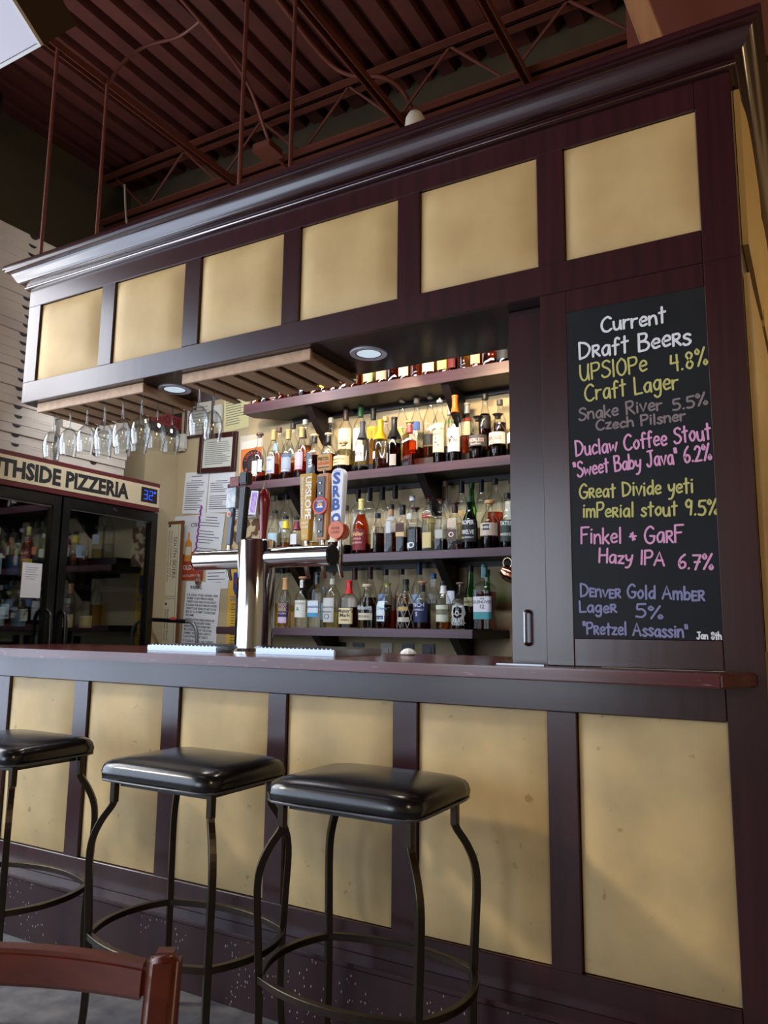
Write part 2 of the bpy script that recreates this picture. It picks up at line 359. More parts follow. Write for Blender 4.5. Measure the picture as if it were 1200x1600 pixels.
# ------------------------------------------------------------------ canopy
can = thing('bar_canopy', (-1.4, .2, 2.14), 'dark cherry canopy over the bar with padded panels and crown moulding', 'canopy')
ZS, XW, ZK = 2.14, -2.85, 2.694
mb = MB(); XEE = -.0125
mb.box((XW, 0, ZS), (XEE, .024, ZU0)); mb.box((XW, 0, ZU1), (XEE, .024, ZK)); mb.box((XW, 0, ZU0), (XS[0], .024, ZU1))
for i in range(5): mb.box((XS[2*i+1], 0, ZU0), (XS[2*i+2], .024, ZU1))
mb.build('front_frame', CHERRYV, can, bevel=.002, seg=1)
for i in range(6): cushion(XS[2*i]+.002, XS[2*i+1]-.002, ZU0+.002, ZU1-.002, .014, 'padded_panel', VINYL, can)
B((XW, .0241, ZS), (XEE, .365, ZS+.02), 'soffit', pmat('glossy_dark_soffit', lin(46, 34, 36), .16), can)
mb = MB(); mb.box((XW, .345, ZS+.02), (XEE, .365, ZK)); mb.box((XW, .0241, ZS+.02), (XW+.02, .345, ZK)); mb.box((XW, .0241, ZK-.02), (XEE, .345, ZK)); mb.box((XW+.02, .0241, ZS+.02), (XEE, .03, ZK-.02))
mb.build('carcass', CHERRY, can)
# crown: (projection, height)
cp = [(0, 2.668), (.010, 2.668), (.016, 2.672), (.018, 2.678), (.016, 2.684), (.013, 2.686), (.013, 2.690), (.022, 2.692), (.032, 2.696), (.041, 2.703), (.048, 2.713), (.054, 2.725), (.060, 2.735), (.068, 2.741), (.080, 2.743), (.080, 2.75), (.088, 2.752), (.088, 2.768), (.084, 2.774), (0, 2.774)]
path = [(-2.85, .5, -1, 0), (-2.85, 0, -1, -1), (.08, 0, 1, -1), (.08, 1.64, 1, 0)]
vs = []; fs = []; n = len(cp)
for x, y, dx, dy in path: vs += [(x+dx*a, y+dy*a, z) for a, z in cp]
for i in range(3): fs += [(i*n+k, (i+1)*n+k, (i+1)*n+(k+1) % n, i*n+(k+1) % n) for k in range(n)]
fs += [tuple(range(n)), tuple(3*n+k for k in range(n-1, -1, -1))]
MB().add(vs, fs).build('crown_moulding', CROWN, can, smooth=50)
ep = thing('side_padding', (XE, .8, 2.2), 'tan padded wall panels on the right end of the bar wall', 'wall panel')
for a, b in ((.075, .66), (.72, 1.3)): cushion(a, b, 2.2, 2.66, .0, 'padded_panel', VINYL, ep, side=XE+.0135)
for a, b in ((.03, .62), (.72, 1.3)): cushion(a, b, 1.12, 2.10, .0, 'padded_panel', VINYL, ep, side=XE+.0135)

# recessed lights
def downlight(x, y, label):
    t = thing('recessed_light', (x, y, ZS), label, 'ceiling light', 'recessed lights under the canopy')
    mb = MB(); mb.lathe([(.047, -.001), (.049, -.004), (.066, -.005), (.068, 0), (.047, 0)], (x, y, ZS), 32, cap=False)
    mb.build('trim_ring', pmat('white_trim_ring', lin(214, 212, 224), .4), t, smooth=40)
    mb = MB(); mb.lathe([(.0475, -.0035), (.044, -.0035), (.044, -.0012), (.0475, -.0012)], (x, y, ZS), 32, cap=False); mb.build('gasket', BLACKP, t)
    mb = MB(); mb.lathe([(.044, -.0018), (.02, -.0018), (.001, -.0018)], (x, y, ZS), 32, cap=False)
    mb.build('lens', pmat('lit_lens', (.72, .88, 1, 1), .3, emis=.62), t)
downlight(-1.151, .177, 'lit round recessed downlight right of the longer stretch of glass racks')
downlight(-2.083, .166, 'lit round recessed downlight between the two hanging glass racks')
spot('downlight_a', (-1.151, .177, ZS-.02), (-1.151, .177, 0), 9, (1, .9, .75), 100, .8, .04)
spot('downlight_b', (-2.083, .166, ZS-.02), (-2.083, .166, 0), 9, (1, .9, .75), 100, .8, .04)

# ------------------------------------------------------------------ glass racks and hanging wine glasses
def rack(x0, x1, n, label):
    t = thing('glass_rack', ((x0+x1)/2, .17, ZS), label, 'glass rack', 'hanging glass racks')
    B((x0, .035, 2.098), (x1, .05, 2.139), 'front_rail', RACKW, t, .002)
    mb = MB(); mb.box((x0, .33, 2.118), (x1, .345, 2.139)); mb.build('rear_rail', RACKW, t)
    pitch = (x1-x0)/n; sl = []
    for k in range(n+1):
        c = x0+pitch*k; a, b = max(x0, c-pitch*.36), min(x1, c+pitch*.36); sl.append(c+pitch*.5)
        mb = MB(); mb.box((a, .05, 2.1), (b, .345, 2.109)); mb.box(((a+b)/2-.007, .05, 2.109), ((a+b)/2+.007, .33, 2.139)); mb.build('slat', RACKW, t, bevel=.0015, seg=1)
    return sl
sr = rack(-1.915, -1.305, 6, 'long pale wooden glass rack nearer the chalkboard, mostly empty')
sl = rack(-2.785, -2.125, 6, 'pale wooden glass rack at the left end, full of wine glasses')
def wine_glass(x, y, label):
    t = thing('wine_glass', (x, y, 2.11), label, 'wine glass', 'wine glasses hanging upside down')
    H = .222; zt = 2.117
    # upside-down: foot on top
    outer = [(.001, 0), (.033, -.001), (.034, -.003), (.012, -.006), (.0045, -.014), (.0036, -.05), (.0038, -.085), (.006, -.096), (.018, -.105), (.031, -.122), (.0385, -.145), (.040, -.165), (.0375, -.19), (.0335, -.218), (.0325, -.222), (.0315, -.222), (.0325, -.215), (.0365, -.19), (.0388, -.165), (.0372, -.146), (.0298, -.124), (.017, -.108), (.003, -.101)]
    f = MB(); f.lathe([(r, z+zt) for r, z in outer[:5]], (x, y, 0), 20); f.build('foot', STEMGL, t, smooth=50)
    f = MB(); f.lathe([(r, z+zt) for r, z in outer[4:8]], (x, y, 0), 10, cap=False); f.build('stem', STEMGL, t, smooth=50)
    f = MB(); f.lathe([(r, z+zt) for r, z in outer[7:]], (x, y, 0), 24, cap=False); f.build('bowl', WINEGL, t, smooth=60)
    return t
g0 = None
pit = .11
places = [(sl[0], .085, 'leftmost wine glass in the left rack, alone in its slot')]
nm = ['', 'second', 'third', 'fourth', 'fifth', 'sixth']
for i in range(1, 6): places.append((sl[i], .085, 'front wine glass in the %s slot from the left end of the left rack' % nm[i]))
places += [(sl[5], .17, 'middle wine glass of the three in the last slot of the left rack'), (sl[5], .255, 'rearmost wine glass in the last slot of the left rack'),
           (sl[2], .18, 'wine glass behind another in the third slot of the left rack'), (sl[3], .19, 'wine glass behind another in the fourth slot of the left rack'), (sl[4], .18, 'wine glass behind another in the fifth slot of the left rack'),
           (sr[0], .085, 'front one of two wine glasses in the first slot of the long rack'), (sr[0], .165, 'rear one of two wine glasses in the first slot of the long rack')]
for x, y, l in places:
    if g0 is None: g0 = wine_glass(x, y, l)
    else: dup(g0, (x, y, 2.11), l)

# ------------------------------------------------------------------ shelves
SH = [('top', 2.49, .06), ('second', 2.01, .048), ('third', 1.558, .042), ('lowest', 1.163, .042)]
for k, (nm_, z, th) in enumerate(SH):
    x0, x1 = (-2.76, -.3)
    if k == 1: x0 = -2.86
    if k > 1: x0 = -2.9
    t = thing('wall_shelf', (-1.6, YB, z), nm_+' dark wooden bottle shelf on the back wall', 'shelf', 'bottle shelves on the back wall')
    mb = MB()
    xe = -1.276 if k == 3 else x1
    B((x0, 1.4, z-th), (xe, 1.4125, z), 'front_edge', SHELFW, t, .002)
    if k == 3: mb.prism([(x0, 1.413, z-th), (-1.2715, 1.413, z-th), (-1.176, YB-.001, z-th), (x0, YB-.001, z-th)], (0, 0, th))
    elif k == 0: mb.prism([(x0, 1.413, z-th), (x1, 1.413, z-th), (x1, YB-.001, z-th), (x0+.16, YB-.001, z-th), (x0, 1.5, z-th)], (0, 0, th))
    else: mb.box((x0, 1.413, z-th), (x1, YB-.001, z))
    mb.build('board', BRACK, t, bevel=.003, seg=1)  # board coloured dark so its underside looks unlit
    for bx in ((-2.33, -1.46, -.6), (-1.6, -.75, -2.45), (-1.5, -.65, -2.42), (-1.42, -2.25))[k]:
        zb = z-th
        if k == 3: pr = [(bx, YB-.001, zb), (bx, 1.44, zb), (bx, YB-.02, zb-.16), (bx, YB-.001, zb-.16)]
        else: pr = [(bx, YB-.001, zb), (bx, 1.43, zb), (bx, 1.455, zb-.03), (bx, YB-.03, zb-.19), (bx, YB-.001, zb-.19)]
        MB().prism(pr, (.045, 0, 0)).build('bracket', BRACK, t)
    if k in (1, 2):
        B((x0+.1, 1.52, z), (x1-.1, 1.645, z+.06), 'riser', BRACK, t)
    if k < 3: B((x0+.2, YB-.02, z-th-.028), (x1, YB-.001, z-th), 'ledger', BRACK, t)

# ------------------------------------------------------------------ bottles
def profile(kind, H, r):
    nr = min(.0145, r*.5)
    if kind == 'tall': return [(r*.9, 0), (r, .008), (r, H*.62), (r*.95, H*.66), (r*.7, H*.72), (nr*1.1, H*.78), (nr, H*.82), (nr, H*.955)], 2
    if kind == 'rect': return [(r*.92, 0), (r, .006), (r, H*.6), (r*.97, H*.64), (r*.75, H*.69), (nr*1.1, H*.74), (nr, H*.78), (nr, H*.955)], 6
    if kind == 'squat': return [(r*.86, 0), (r*.97, .01), (r, H*.3), (r, H*.48), (r*.94, H*.57), (r*.72, H*.66), (nr*1.5, H*.74), (nr*1.15, H*.8), (nr*1.1, H*.93)], 2
    if kind == 'taper': return [(r*.9, 0), (r, .01), (r, H*.42), (r*.96, H*.52), (r*.8, H*.6), (r*.5, H*.7), (nr*1.1, H*.8), (nr, H*.86), (nr, H*.955)], 2
    if kind == 'flask': return [(r*.8, 0), (r*.92, .01), (r, H*.3), (r*.98, H*.5), (r*.8, H*.62), (r*.45, H*.7), (nr*1.1, H*.76), (nr, H*.82), (nr, H*.95)], 2.4
    return [(r*.9, 0), (r, .008), (r, H*.54), (r*.95, H*.6), (r*.72, H*.67), (nr*1.3, H*.74), (nr, H*.79), (nr, H*.955)], 2
def rad_at(prof, z):
    for (r0, z0), (r1, z1) in zip(prof, prof[1:]):
        if z0 <= z <= z1: return r0+(r1-r0)*(z-z0)/max(z1-z0, 1e-6)
    return prof[-1][0]
def patch(mb, prof, ex, x, y, z, z0, z1, face, span, mt=None, off=.0009, n=14, rows=5, shape=None):
    vs = []; fs = []
    for j in range(rows+1):
        zz = z0+(z1-z0)*j/rows; r = rad_at(prof, zz)
        s_ = span*(shape(j/rows) if shape else 1)
        for i in range(n+1):
            a = face+s_*(i/n-.5); q = (abs(math.cos(a))**ex+abs(math.sin(a))**ex)**(-1/ex); rr = r*q+off
            vs.append((x+rr*math.cos(a), y+rr*math.sin(a), z+zz))
    for j in range(rows):
        for i in range(n): a = j*(n+1)+i; fs.append((a, a+1, a+n+2, a+n+1))
    mb.add(vs, fs, mt)
def wrap_text(mb, s, prof, ex, x, y, z, zc, h, face, off=.0016, maxw=None, bold=.0, mt=None, vert=False):
    vs, fs, w0 = text_geo(s, bold); k = h
    if maxw and w0*k > maxw: k = maxw/w0
    r = rad_at(prof, zc); out = []
    for (u, v) in vs:
        du, dv = (u-w0/2)*k, (v-.5)*h
        if vert: du, dv = (v-.5)*k, -(u-w0/2)*k
        rr = rad_at(prof, zc+dv)
        a = face+du/r; q = (abs(math.cos(a))**ex+abs(math.sin(a))**ex)**(-1/ex)
        out.append((x+(rr*q+off)*math.cos(a), y+(rr*q+off)*math.sin(a), z+zc+dv))
    mb.add(out, fs, mt)
GL = {'c': GLASS, 'g': GREENGL, 'b': BROWNGL, 'd': DKGL}
def bottle(x, y, z, H, r, kind='round', glass='c', liq='amber', lvl=.4, cap=(40, 30, 25), neck=None, lab=None, txt=(), label='', group=None, face=None, capk='plug', n=18):
    t = thing('liquor_bottle', (x, y, z), label, 'bottle', group)
    prof, ex = profile(kind, H, r)
    if face is None: face = -PI/2-.05+R.uniform(-.25, .2)
    MB().lathe([(a, b+z) for a, b in prof], (x, y, 0), n, ex=ex).build('glass_body', GL[glass], t, smooth=40)
    if liq and lvl > .02:
        lp = [(max(.002, a*.955-.0006), b) for a, b in prof if b < H*lvl]; lp[0] = (lp[0][0], .004); lp.append((max(.002, rad_at(prof, H*lvl)*.955-.0006), H*lvl))
        MB().lathe([(a, b+z) for a, b in lp], (x, y, 0), n, ex=ex).build('liquid', LIQ[liq], t, smooth=40)
    nr = prof[-1][0]; zt = prof[-1][1]
    if cap:
        mb = MB()
        if capk == 'cork': pr = [(nr*.8, zt-.012), (nr*.8, zt), (nr*1.5, zt+.001), (nr*1.6, zt+.004), (nr*1.6, H-.003), (nr*1.4, H)]
        elif capk == 'ball': pr = [(nr*.9, zt-.01), (nr, zt), (nr*1.5, zt+.008), (nr*1.75, (zt+H)/2+.004), (nr*1.4, H-.004), (nr*.5, H)]
        elif capk == 'pour': pr = [(nr*1.15, zt-.01), (nr*1.15, zt+.004), (nr*.4, zt+.006), (nr*.35, H)]
        elif capk == 'caps': pr = [(nr*1.1, H*.80), (nr*1.06, zt), (nr*1.2, zt+.002), (nr*1.2, H-.002), (nr*1.05, H)]
        else: pr = [(nr*1.12, zt-.016), (nr*1.15, zt), (nr*1.15, H-.002), (nr*1.0, H)]
        mb.lathe([(a, b+z) for a, b in pr], (x, y, 0), 14); mb.build('stopper' if capk in ('cork', 'ball') else 'cap', col(*cap, rough=.45), t, smooth=40)
    if neck:
        mb = MB(); a, b = neck[1], neck[2]; mb.lathe([(rad_at(prof, H*a)+.0008, H*a+z), (rad_at(prof, H*(a+b)/2)+.0008, H*(a+b)/2+z), (rad_at(prof, H*b)+.0008, H*b+z)], (x, y, 0), 14, cap=False)
        mb.build('neck_band', col(*neck[0], rough=.4), t, smooth=40)
    if lab:
        for q in ([lab] if isinstance(lab, tuple) else lab):
            mb = MB(); patch(mb, prof, ex, x, y, z, q[1]*H, q[2]*H, face+(q[4] if len(q) > 4 else 0), q[3] if len(q) > 3 else 2.2); mb.build('paper_label', col(*q[0], rough=.6), t, smooth=60)
    if txt:
        for q in txt:
            mb = MB(); wrap_text(mb, q[0], prof, ex, x, y, z, q[2]*H, q[1], face, maxw=r*1.9, bold=.02, mt=col(*q[3]), vert=len(q) > 4)
            mb.build('lettering', None, t)
    return t, prof, ex, face
TAN = (196, 158, 112); BLK = (18, 17, 18); CRM = (222, 210, 176); WHT = (216, 216, 214); DKB = (52, 28, 26)
ORD = ['first', 'second', 'third', 'fourth', 'fifth', 'sixth', 'seventh', 'eighth', 'ninth', 'tenth', 'eleventh', 'twelfth', 'thirteenth', 'fourteenth', 'fifteenth', 'sixteenth', 'seventeenth']
Z1, Z2, Z3, Z4 = 2.49, 2.01, 1.558, 1.163
YFR, YBR = 1.458, 1.578
F2 = [
 dict(x=-2.672, H=.306, r=.041, liq='brown', lvl=.24, cap=(120, 98, 92), capk='cork', lab=[((232, 226, 214), .12, .42, 1.5, -.2), ((196, 222, 232), .2, .45, .6, .95), ((226, 224, 232), .33, .5, .7, -1.0)], txt=[('NECTAR', .012, .14, (60, 40, 40))], d='clear bottle with white paper tags, leftmost on the second shelf'),
 dict(x=-2.567, H=.313, r=.037, liq='brown', lvl=.33, cap=(200, 172, 110), capk='caps', lab=((176, 186, 200), .14, .47), txt=[('RIVER', .012, .4, (80, 96, 140)), ('WHISKEY', .01, .18, (50, 70, 150))], d='gold-capped bottle with a silver label, second on the second shelf'),
 dict(x=-2.459, H=.304, r=.038, liq='brown', lvl=.33, cap=(200, 172, 110), capk='caps', lab=[((150, 164, 186), .14, .5), ((58, 92, 168), .43, .5, 2.2), ((58, 92, 168), .14, .2, 2.2)], txt=[('BOURBON', .01, .17, (230, 235, 245))], d='gold-capped bottle with a blue and silver label'),
 dict(x=-2.363, H=.304, r=.036, liq='red', lvl=.33, cap=(204, 176, 116), capk='caps', lab=[((186, 168, 182), .16, .5), ((206, 110, 160), .16, .22, 2.2)], txt=[('BOURBON', .01, .19, (240, 225, 235))], d='gold-capped bottle with a pink and silver label'),
 dict(x=-2.272, H=.252, r=.035, kind='rect', liq='dark', lvl=.5, cap=(228, 200, 168), capk='cork', neck=(BLK, .8, .94), lab=((76, 96, 118), .06, .56, 1.0, -.5), txt=[('RYE', .02, .3, (190, 210, 230), 1)], d='square dark-spirit bottle with a slate blue vertical label'),
 dict(x=-2.175, H=.248, r=.042, liq='brown', lvl=.5, cap=(228, 200, 168), capk='cork', neck=(BLK, .78, .93), lab=((70, 84, 104), .3, .5, 1.6), d='round-shouldered amber bottle with pale wooden stopper and black neck'),
 dict(x=-2.076, H=.189, r=.054, kind='squat', liq='dark', lvl=.28, cap=(214, 182, 138), capk='cork', lab=((216, 196, 154), .24, .52, 3.0), txt=[('Single Barrel Bourbon', .009, .42, (90, 70, 50)), ('Whiskey', .008, .32, (90, 70, 50))], d='short fat bottle with a wide cream label behind the white tap handle'),
 dict(x=-1.951, H=.288, r=.038, liq='dark', lvl=.1, cap=(70, 72, 80), capk='caps', neck=((70, 72, 80), .66, .95), lab=((206, 206, 204), .2, .5, 1.6), txt=[('RYE', .02, .34, (120, 120, 120))], d='clear bottle with dark grey neck capsule and silvery label'),
 dict(x=-1.837, H=.284, r=.039, liq='brown', lvl=.22, cap=(240, 190, 40), capk='caps', neck=((240, 190, 40), .6, .95), lab=((220, 224, 228), .22, .36, 1.0, -.5), d='bottle with a flared bright yellow neck capsule'),
 dict(x=-1.75, H=.288, r=.040, liq='dark', lvl=.48, cap=BLK, capk='caps', neck=(BLK, .6, .95), lab=[((170, 164, 156), .05, .26, .9, .4), ((190, 190, 196), .12, .3, .8, -.8)], d='dark red spirit bottle with a black neck capsule and small labels'),
 dict(x=-1.656, H=.255, r=.033, kind='rect', liq='red', lvl=.57, cap=(204, 168, 116), capk='cork', neck=((206, 70, 78), .74, .9), d='square bottle of orange-red spirit with a red neck band'),
 dict(x=-1.479, H=.357, r=.035, kind='tall', liq='dark', lvl=.16, cap=(190, 190, 190), capk='pour', lab=[((222, 212, 176), .17, .5, 2.6), ((222, 212, 176), .53, .6, 2.6)], txt=[('AMARO', .012, .44, (70, 70, 90)), ('A', .045, .33, (50, 70, 110))], d='tall bottle with a metal pourer and long cream label'),
 dict(x=-1.391, H=.359, r=.037, kind='tall', liq='dark', lvl=.15, cap=(222, 128, 44), capk='caps', neck=((222, 128, 44), .74, .95), lab=((232, 226, 226), .15, .5, 2.3), d='tall bottle with orange neck capsule and white label with orange circle'),
 dict(x=-1.263, H=.232, r=.047, kind='squat', liq='dark', lvl=.5, cap=(26, 22, 22), capk='ball', lab=((74, 68, 68), .29, .54, 3.0), txt=[('PEERLESS', .018, .42, (222, 190, 180)), ('Bourbon', .011, .34, (190, 180, 176))], d='squat whiskey bottle with a dark banner label and black stopper'),
 dict(x=-1.156, H=.232, r=.045, kind='squat', liq='dark', lvl=.3, cap=(26, 22, 22), capk='ball', lab=((206, 186, 178), .29, .55, 3.0), txt=[('PEERLESS', .018, .42, (110, 80, 74)), ('Rye', .011, .34, (120, 100, 96))], d='squat whiskey bottle with a pale banner label and black stopper'),
 dict(x=-1.062, H=.214, r=.043, kind='squat', liq='dark', lvl=.3, cap=(26, 22, 22), capk='ball', lab=((206, 206, 206), .3, .55, 3.0), d='squat bottle half hidden by the wooden panel, second shelf'),
]
for q in F2:
    q = dict(q); d = q.pop('d'); b = bottle(y=YFR, z=Z2, label=d, group='front row bottles on the second shelf', **q)
    if 'orange circle' in d:
        t, prof, ex, face = b; mb = MB(); vs = []; x, y = q['x'], YFR
        c0, rr = .33*q['H'], .028
        ring = [(rr*math.cos(2*PI*k/24), rr*math.sin(2*PI*k/24)) for k in range(24)]
        def on(u, v, off): a = face+u/q['r']; return (x+(q['r']+off)*math.cos(a), y+(q['r']+off)*math.sin(a), Z2+c0+v)
        mb.add([on(u, v, .0018) for u, v in ring], [tuple(range(24))], col(226, 140, 104))
        hs = [(-.016, -.016), (-.012, .004), (-.004, .014), (.002, .02), (.005, .014), (.016, .0), (.019, -.008), (.013, -.011), (.004, -.003), (-.002, -.006), (-.006, -.016)]
        mb.add([on(u, v, .0024) for u, v in hs], [tuple(range(len(hs)))], col(70, 66, 66))
        mb.build('horse_emblem', None, t)
B2 = [(-2.621, .364, .038, 'amber', .45, (110, 84, 74), ((176, 206, 222), .5, .66, 1.0), 'round'), (-2.516, .375, .041, 'gold', .3, (54, 40, 36), None, 'round'), (-2.426, .388, .041, 'amber', .5, (210, 210, 206), ((40, 40, 42), .62, .8, 2.0), 'round'),
 (-2.243, .376, .043, 'pale', .3, (150, 150, 140), None, 'flask'), (-2.138, .421, .043, 'pale', .4, (64, 44, 34), ((226, 214, 186), .3, .64, 2.4), 'tall'), (-2.038, .43, .042, 'pale', .2, (30, 84, 40), ((232, 226, 206), .25, .6, 2.2), 'tall'),
 (-1.953, .396, .035, 'gold', .66, BLK, ((238, 206, 60), .45, .66, 2.2), 'tall'), (-1.873, .337, .038, 'pale', .35, (206, 176, 120), None, 'round'), (-1.768, .438, .041, 'pale', .5, (150, 140, 126), ((236, 216, 60), .34, .5, 1.2), 'round'),
 (-1.676, .418, .040, 'dark', .2, (140, 126, 112), [((64, 96, 160), .46, .6, 2.4), ((226, 216, 190), .16, .42, 1.6)], 'round'), (-1.594, .435, .039, 'brown', .18, (120, 116, 108), ((30, 30, 32), .2, .36, 2.6), 'round'),
 (-1.475, .354, .033, 'dark', .2, (190, 190, 186), ((120, 150, 84), .62, .68, 2.0), 'round'), (-1.375, .347, .039, 'brown', .4, (176, 170, 164), [((226, 214, 170), .36, .62, 2.0), ((150, 62, 44), .63, .7, 2.8)], 'round'),
 (-1.273, .382, .034, 'dark', .66, (26, 24, 24), ((18, 17, 18), .4, .62, 2.2), 'round'), (-1.19, .34, .033, 'dark', .55, (70, 66, 62), None, 'round')]
b2d = ['amber bottle with brown cap and pale blue label', 'gold spirit bottle with a dark stopper', 'amber bottle with a black and white neck label', 'clear decanter-like bottle', 'tall straw-coloured bottle with brown capsule and cream label', 'tall bottle with a green neck capsule', 'yellow-labelled bottle with black cap', 'pale bottle with a wide tan stopper', 'tall clear bottle with small yellow label', 'tall clear bottle with a blue band label', 'tall clear bottle with a black diagonal band', 'bottle with a silver neck and green collar', 'bottle with a rust shoulder and cream label', 'dark whiskey bottle marked with a white 7', 'bottle with a grey neck behind the pale squat one']
for i, (x, H, r, lq, lv, cp_, lb, kd) in enumerate(B2):
    bottle(x, YBR, Z2+.06, H-.06, r, kd, 'c', lq, lv, cp_, lab=lb, txt=[('7', .04, .5, WHT)] if i == 13 else ([('PINGUS', .016, .48, (120, 100, 70), 1)] if i == 12 else ()), capk='caps' if i in (4, 5, 6, 11, 12) else 'plug', neck=((30, 84, 40), .8, .95) if i == 5 else None,
           label=b2d[i]+', back row of the second shelf', group='back row bottles on the second shelf')
F3 = [
 dict(x=-2.538, H=.286, r=.039, liq='amber', lvl=.25, cap=BLK, capk='pour', lab=((186, 214, 226), .2, .5), d='clear bottle with light blue label beside the red tap handle, third shelf'),
 dict(x=-2.459, H=.247, r=.034, liq='amber', lvl=.35, cap=BLK, capk='pour', neck=((244, 208, 40), .68, .86), d='small bottle with a bright yellow neck band, third shelf'),
 dict(x=-2.382, H=.238, r=.034, liq='dark', lvl=.3, cap=BLK, capk='pour', neck=((130, 40, 54), .66, .86), lab=((222, 220, 222), .3, .55, 1.8), d='small bottle with a maroon neck band, third shelf'),
 dict(x=-2.263, H=.264, r=.031, liq='gold', lvl=.3, cap=(200, 200, 200), lab=((200, 206, 216), .5, .75, 2.4), txt=[('25', .03, .62, (40, 70, 150))], d='bottle with blue 25 label between the mustard and slate tap handles'),
 dict(x=-2.129, H=.244, r=.031, liq='dark', lvl=.4, cap=(210, 210, 210), lab=((220, 214, 190), .3, .55), d='bottle between the slate and the white tap handles, third shelf'),
 dict(x=-2.05, H=.275, r=.031, liq='dark', lvl=.2, cap=(60, 50, 46), lab=((216, 130, 80), .35, .56, 1.6), d='clear bottle with an orange label just right of the white tap handle'),
 dict(x=-1.951, H=.304, r=.044, kind='taper', liq='red', lvl=.72, cap=(220, 206, 130), capk='caps', neck=((220, 206, 130), .8, .95), lab=((122, 26, 40), .07, .44, 2.5), txt=[('Weller', .022, .36, (228, 190, 130)), ('ANTIQUE', .009, .27, (226, 190, 180)), ('BOURBON', .009, .2, (226, 190, 180))], d='amber bottle with a deep red label and cream capsule, third shelf'),
 dict(x=-1.846, H=.219, r=.036, liq='dark', lvl=.5, cap=(20, 34, 46), lab=((176, 158, 124), .12, .68, .7, -.4), d='dark spirit bottle with blue-black cap and narrow tan label'),
 dict(x=-1.764, H=.262, r=.030, kind='rect', liq='brown', lvl=.4, cap=(40, 30, 26), neck=((186, 140, 100), .76, .9), lab=((190, 190, 200), .4, .64, .8), d='slim rectangular bottle, brown below and clear above, tan neck'),
 dict(x=-1.695, H=.254, r=.029, kind='rect', liq='dark', lvl=.32, cap=BLK, capk='caps', lab=[((70, 34, 32), .42, .6, 1.6), ((206, 176, 128), .33, .42, 1.6)], d='slim bottle with brown and cream label and black cap'),
 dict(x=-1.619, H=.235, r=.034, kind='rect', liq='dark', lvl=.55, cap=(74, 26, 28), capk='cork', lab=((200, 206, 214), .08, .2, .5, -.6), txt=[('O', .03, .15, (220, 224, 230))], d='square dark spirit bottle with a maroon stopper and round white mark'),
 dict(x=-1.541, H=.284, r=.030, kind='rect', liq='pale', lvl=.62, cap=(84, 40, 36), capk='ball', lab=((206, 186, 130), .06, .34, 1.4), d='tall square bottle of pale spirit with a maroon ball stopper'),
 dict(x=-1.471, H=.269, r=.030, kind='rect', liq='dark', lvl=.22, cap=(96, 58, 48), capk='ball', lab=((176, 176, 164), .24, .4, 1.2), d='square clear bottle with a little dark spirit and brown ball stopper'),
 dict(x=-1.392, H=.247, r=.033, kind='rect', liq='brown', lvl=.12, cap=(62, 34, 30), capk='cork', neck=((60, 34, 30), .78, .92), lab=[((86, 68, 60), .18, .42, 1.5), ((196, 176, 150), .46, .66, 1.5)], txt=[('O', .024, .32, (230, 200, 190))], d='square bottle with dark brown label bearing a round emblem'),
 dict(x=-1.311, H=.27, r=.040, kind='taper', glass='d', liq='dark', lvl=.5, cap=(24, 60, 34), lab=((26, 26, 28), .14, .56, 2.7), txt=[('PROPER', .021, .5, (226, 226, 224)), ('TWELVE', .021, .32, (226, 226, 224)), ('IRISH WHISKEY', .009, .22, (200, 200, 200))], d='dark green tapered bottle with large black and white label'),
 dict(x=-1.205, H=.243, r=.046, kind='squat', liq='dark', lvl=.24, cap=(206, 158, 104), capk='cork', lab=[((196, 176, 160), .26, .52, 2.8), ((40, 40, 42), .37, .49, .8)], txt=[('WHISKEY', .011, .43, (220, 220, 220))], d='round stoppered bottle with pale grey label and black box on it'),
 dict(x=-1.111, H=.272, r=.036, kind='taper', liq='dark', lvl=.1, cap=BLK, lab=((44, 54, 50), .12, .5, 3.0), txt=[('TATER', .02, .44, (226, 226, 220)), ('WHISKEY', .013, .24, (220, 220, 214))], d='bottle with dark green-grey label at the right end of the third shelf'),
]
for q in F3:
    q = dict(q); d = q.pop('d'); bottle(y=YFR, z=Z3, label=d, group='front row bottles on the third shelf', **q)
B3 = [(-2.647, .392, .041, 'clear', .3, (150, 140, 126), None, 'round', 'c'), (-2.547, .396, .04, 'pale', .2, (30, 34, 44), ((206, 214, 222), .3, .5, 1.6), 'tall', 'c'), (-2.046, .384, .035, 'pale', .15, (58, 40, 34), ((210, 216, 220), .2, .5, .6), 'rect', 'c'), (-1.97, .385, .034, 'pale', .2, (44, 38, 44), None, 'rect', 'c'),
 (-1.888, .386, .038, 'clear', .3, (26, 24, 28), None, 'round', 'c'), (-1.807, .387, .037, 'dark', .2, (22, 22, 28), ((210, 214, 218), .4, .56, .8), 'rect', 'c'), (-1.7, .321, .033, 'pale', .3, (196, 202, 208), ((220, 220, 220), .5, .62, 1), 'round', 'c'), (-1.6, .321, .033, 'pale', .4, (24, 22, 22), ((200, 60, 60), .5, .58, 1.2), 'rect', 'c'),
 (-1.502, .386, .026, 'clear', .2, (120, 100, 84), None, 'taper', 'c'), (-1.408, .377, .03, 'pale', .3, (22, 22, 24), ((216, 180, 120), .4, .5, 2), 'tall', 'c'), (-1.35, .366, .026, 'gold', .3, (26, 60, 36), ((126, 170, 70), .3, .56, 2), 'taper', 'g'), (-1.296, .376, .026, 'pale', .3, (24, 24, 24), ((216, 200, 150), .2, .45, 2), 'tall', 'c'),
 (-1.221, .376, .041, 'red', .44, (40, 38, 38), None, 'tall', 'c'), (-1.131, .375, .034, 'gold', .3, (40, 40, 42), ((222, 214, 196), .3, .6, 2), 'tall', 'c')]
